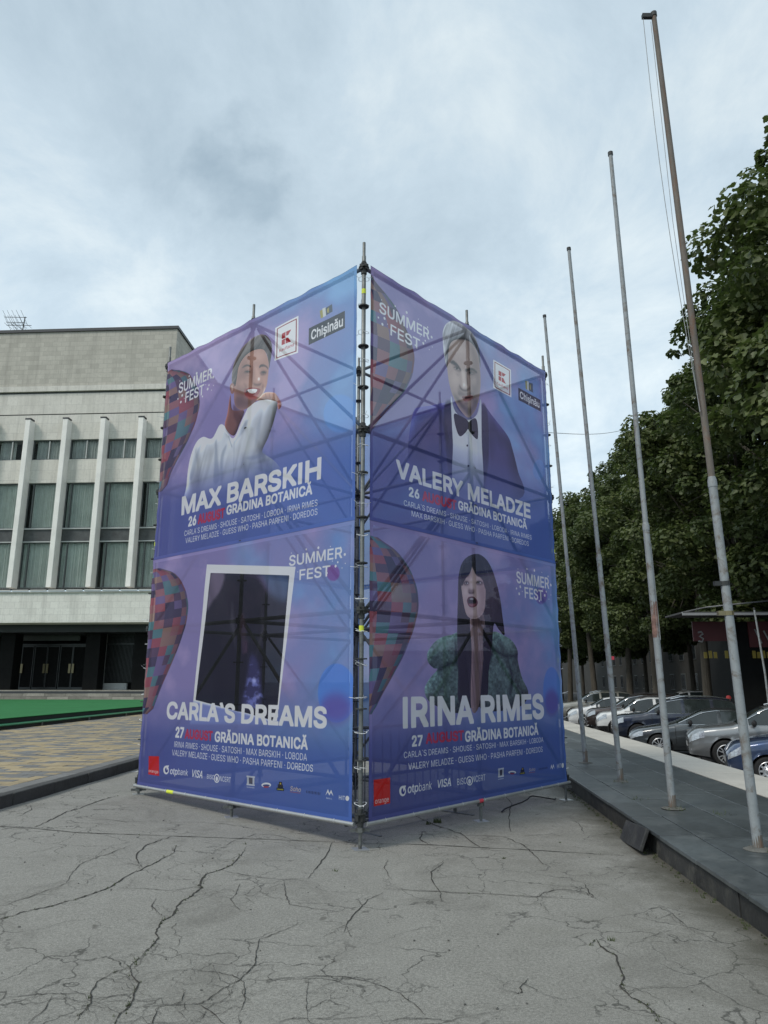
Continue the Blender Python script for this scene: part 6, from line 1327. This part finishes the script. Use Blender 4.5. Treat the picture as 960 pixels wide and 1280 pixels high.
# overhead wire
w0, w1 = Vector((0, 0, EYE)) + ray(690, 541) * 26, Vector((0, 0, EYE)) + ray(800, 531) * 40
m_ = MB(); m_.tube([w0.lerp(w1, t / 12) - Vector((0, 0, .25 * math.sin(t / 12 * math.pi))) for t in range(-8, 13)], .011, 5); tag(m_.build('overhead_wire', M['rope'], None), 'thin overhead wire running from behind the scaffold into the trees', 'wire')
# a person in a red cap beyond the parked cars
def person(p, rz):
    root = empty('person', p, rz); J = [(0, 0, .92), (0, 0, 1.15), (0, 0, 1.36), (0, 0, 1.44), (0, -.01, 1.52), (0, -.01, 1.60), (.10, 0, .88), (.11, .02, .48), (.12, 0, .08), (.12, -.14, .03), (-.10, 0, .88), (-.11, .05, .48), (-.12, .05, .08), (-.12, -.10, .03), (.19, 0, 1.34), (.25, .02, 1.08), (.24, -.06, .85), (.24, -.10, .77), (-.19, 0, 1.34), (-.25, .02, 1.08), (-.24, -.06, .85), (-.24, -.10, .77)]
    E_ = [(0, 1), (1, 2), (2, 3), (3, 4), (4, 5), (0, 6), (6, 7), (7, 8), (8, 9), (0, 10), (10, 11), (11, 12), (12, 13), (2, 14), (14, 15), (15, 16), (16, 17), (2, 18), (18, 19), (19, 20), (20, 21)]
    rd = [.14, .13, .14, .055, .085, .075, .09, .065, .045, .04, .09, .065, .045, .04, .06, .045, .035, .035, .06, .045, .035, .035]
    me = bpy.data.meshes.new('body'); me.from_pydata(J, E_, []); o = link('body', me, root); o.modifiers.new('Skin', 'SKIN'); o.modifiers.new('Sub', 'SUBSURF').levels = 1; o.modifiers['Sub'].render_levels = 1
    for v, r_ in zip(me.skin_vertices[0].data, rd): v.radius = (r_, r_ * .85)
    me.skin_vertices[0].data[0].use_root = True
    dg = bpy.context.evaluated_depsgraph_get(); me2 = bpy.data.meshes.new_from_object(o.evaluated_get(dg)); o.modifiers.clear(); o.data = me2; me2.materials.clear(); me2.materials.append(M['darkcloth']); me2.materials.append(M['skin'])
    for f in me2.polygons: f.material_index = 1 if f.center.z > 1.42 or (f.center.z < .84 and abs(f.center.x) > .18) else 0; f.use_smooth = True
    m_ = MB(); m_.lathe([(0, .12), (.06, .11), (.098, .06), (.104, 0)], 16, Matrix.Translation((0, -.01, 1.56))); m_.box(-.07, .07, -.19, -.08, 1.55, 1.57); m_.build('cap', M['redcap'], root, smooth=True)
    tag(root, 'person in dark clothes and red cap standing beyond the parked saloon', 'person')
pp_ = Vector((0, 0, EYE)) + ray(911, 874) * 29.5; person(Vector((pp_.x, pp_.y, -.62)), R(-20))
# low block closing the street far behind the square
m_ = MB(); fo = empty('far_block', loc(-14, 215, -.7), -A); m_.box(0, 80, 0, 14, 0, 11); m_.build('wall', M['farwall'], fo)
for k in range(26):
    for fl in range(3): w = MB(); w.box(1.2 + k * 3, 2.8 + k * 3, -.08, .0, 1.4 + fl * 3.2, 3.1 + fl * 3.2); w.build('window', M['farglass'], fo)
tag(fo, 'low distant block closing the square, barely seen between banners and flagpoles', 'building')
for k, (x, y) in enumerate(((TX + .5, 88), (TX, 100), (TX - 1, 113), (TX + 8, 95), (TX + 8, 112), (TX + 1, 128), (TX + 8, 132))):
    tree(x, y, VARF, .92, k * 1.7, 'distant street tree whose crown merges into the far end of the row', 'far end of the street tree row')
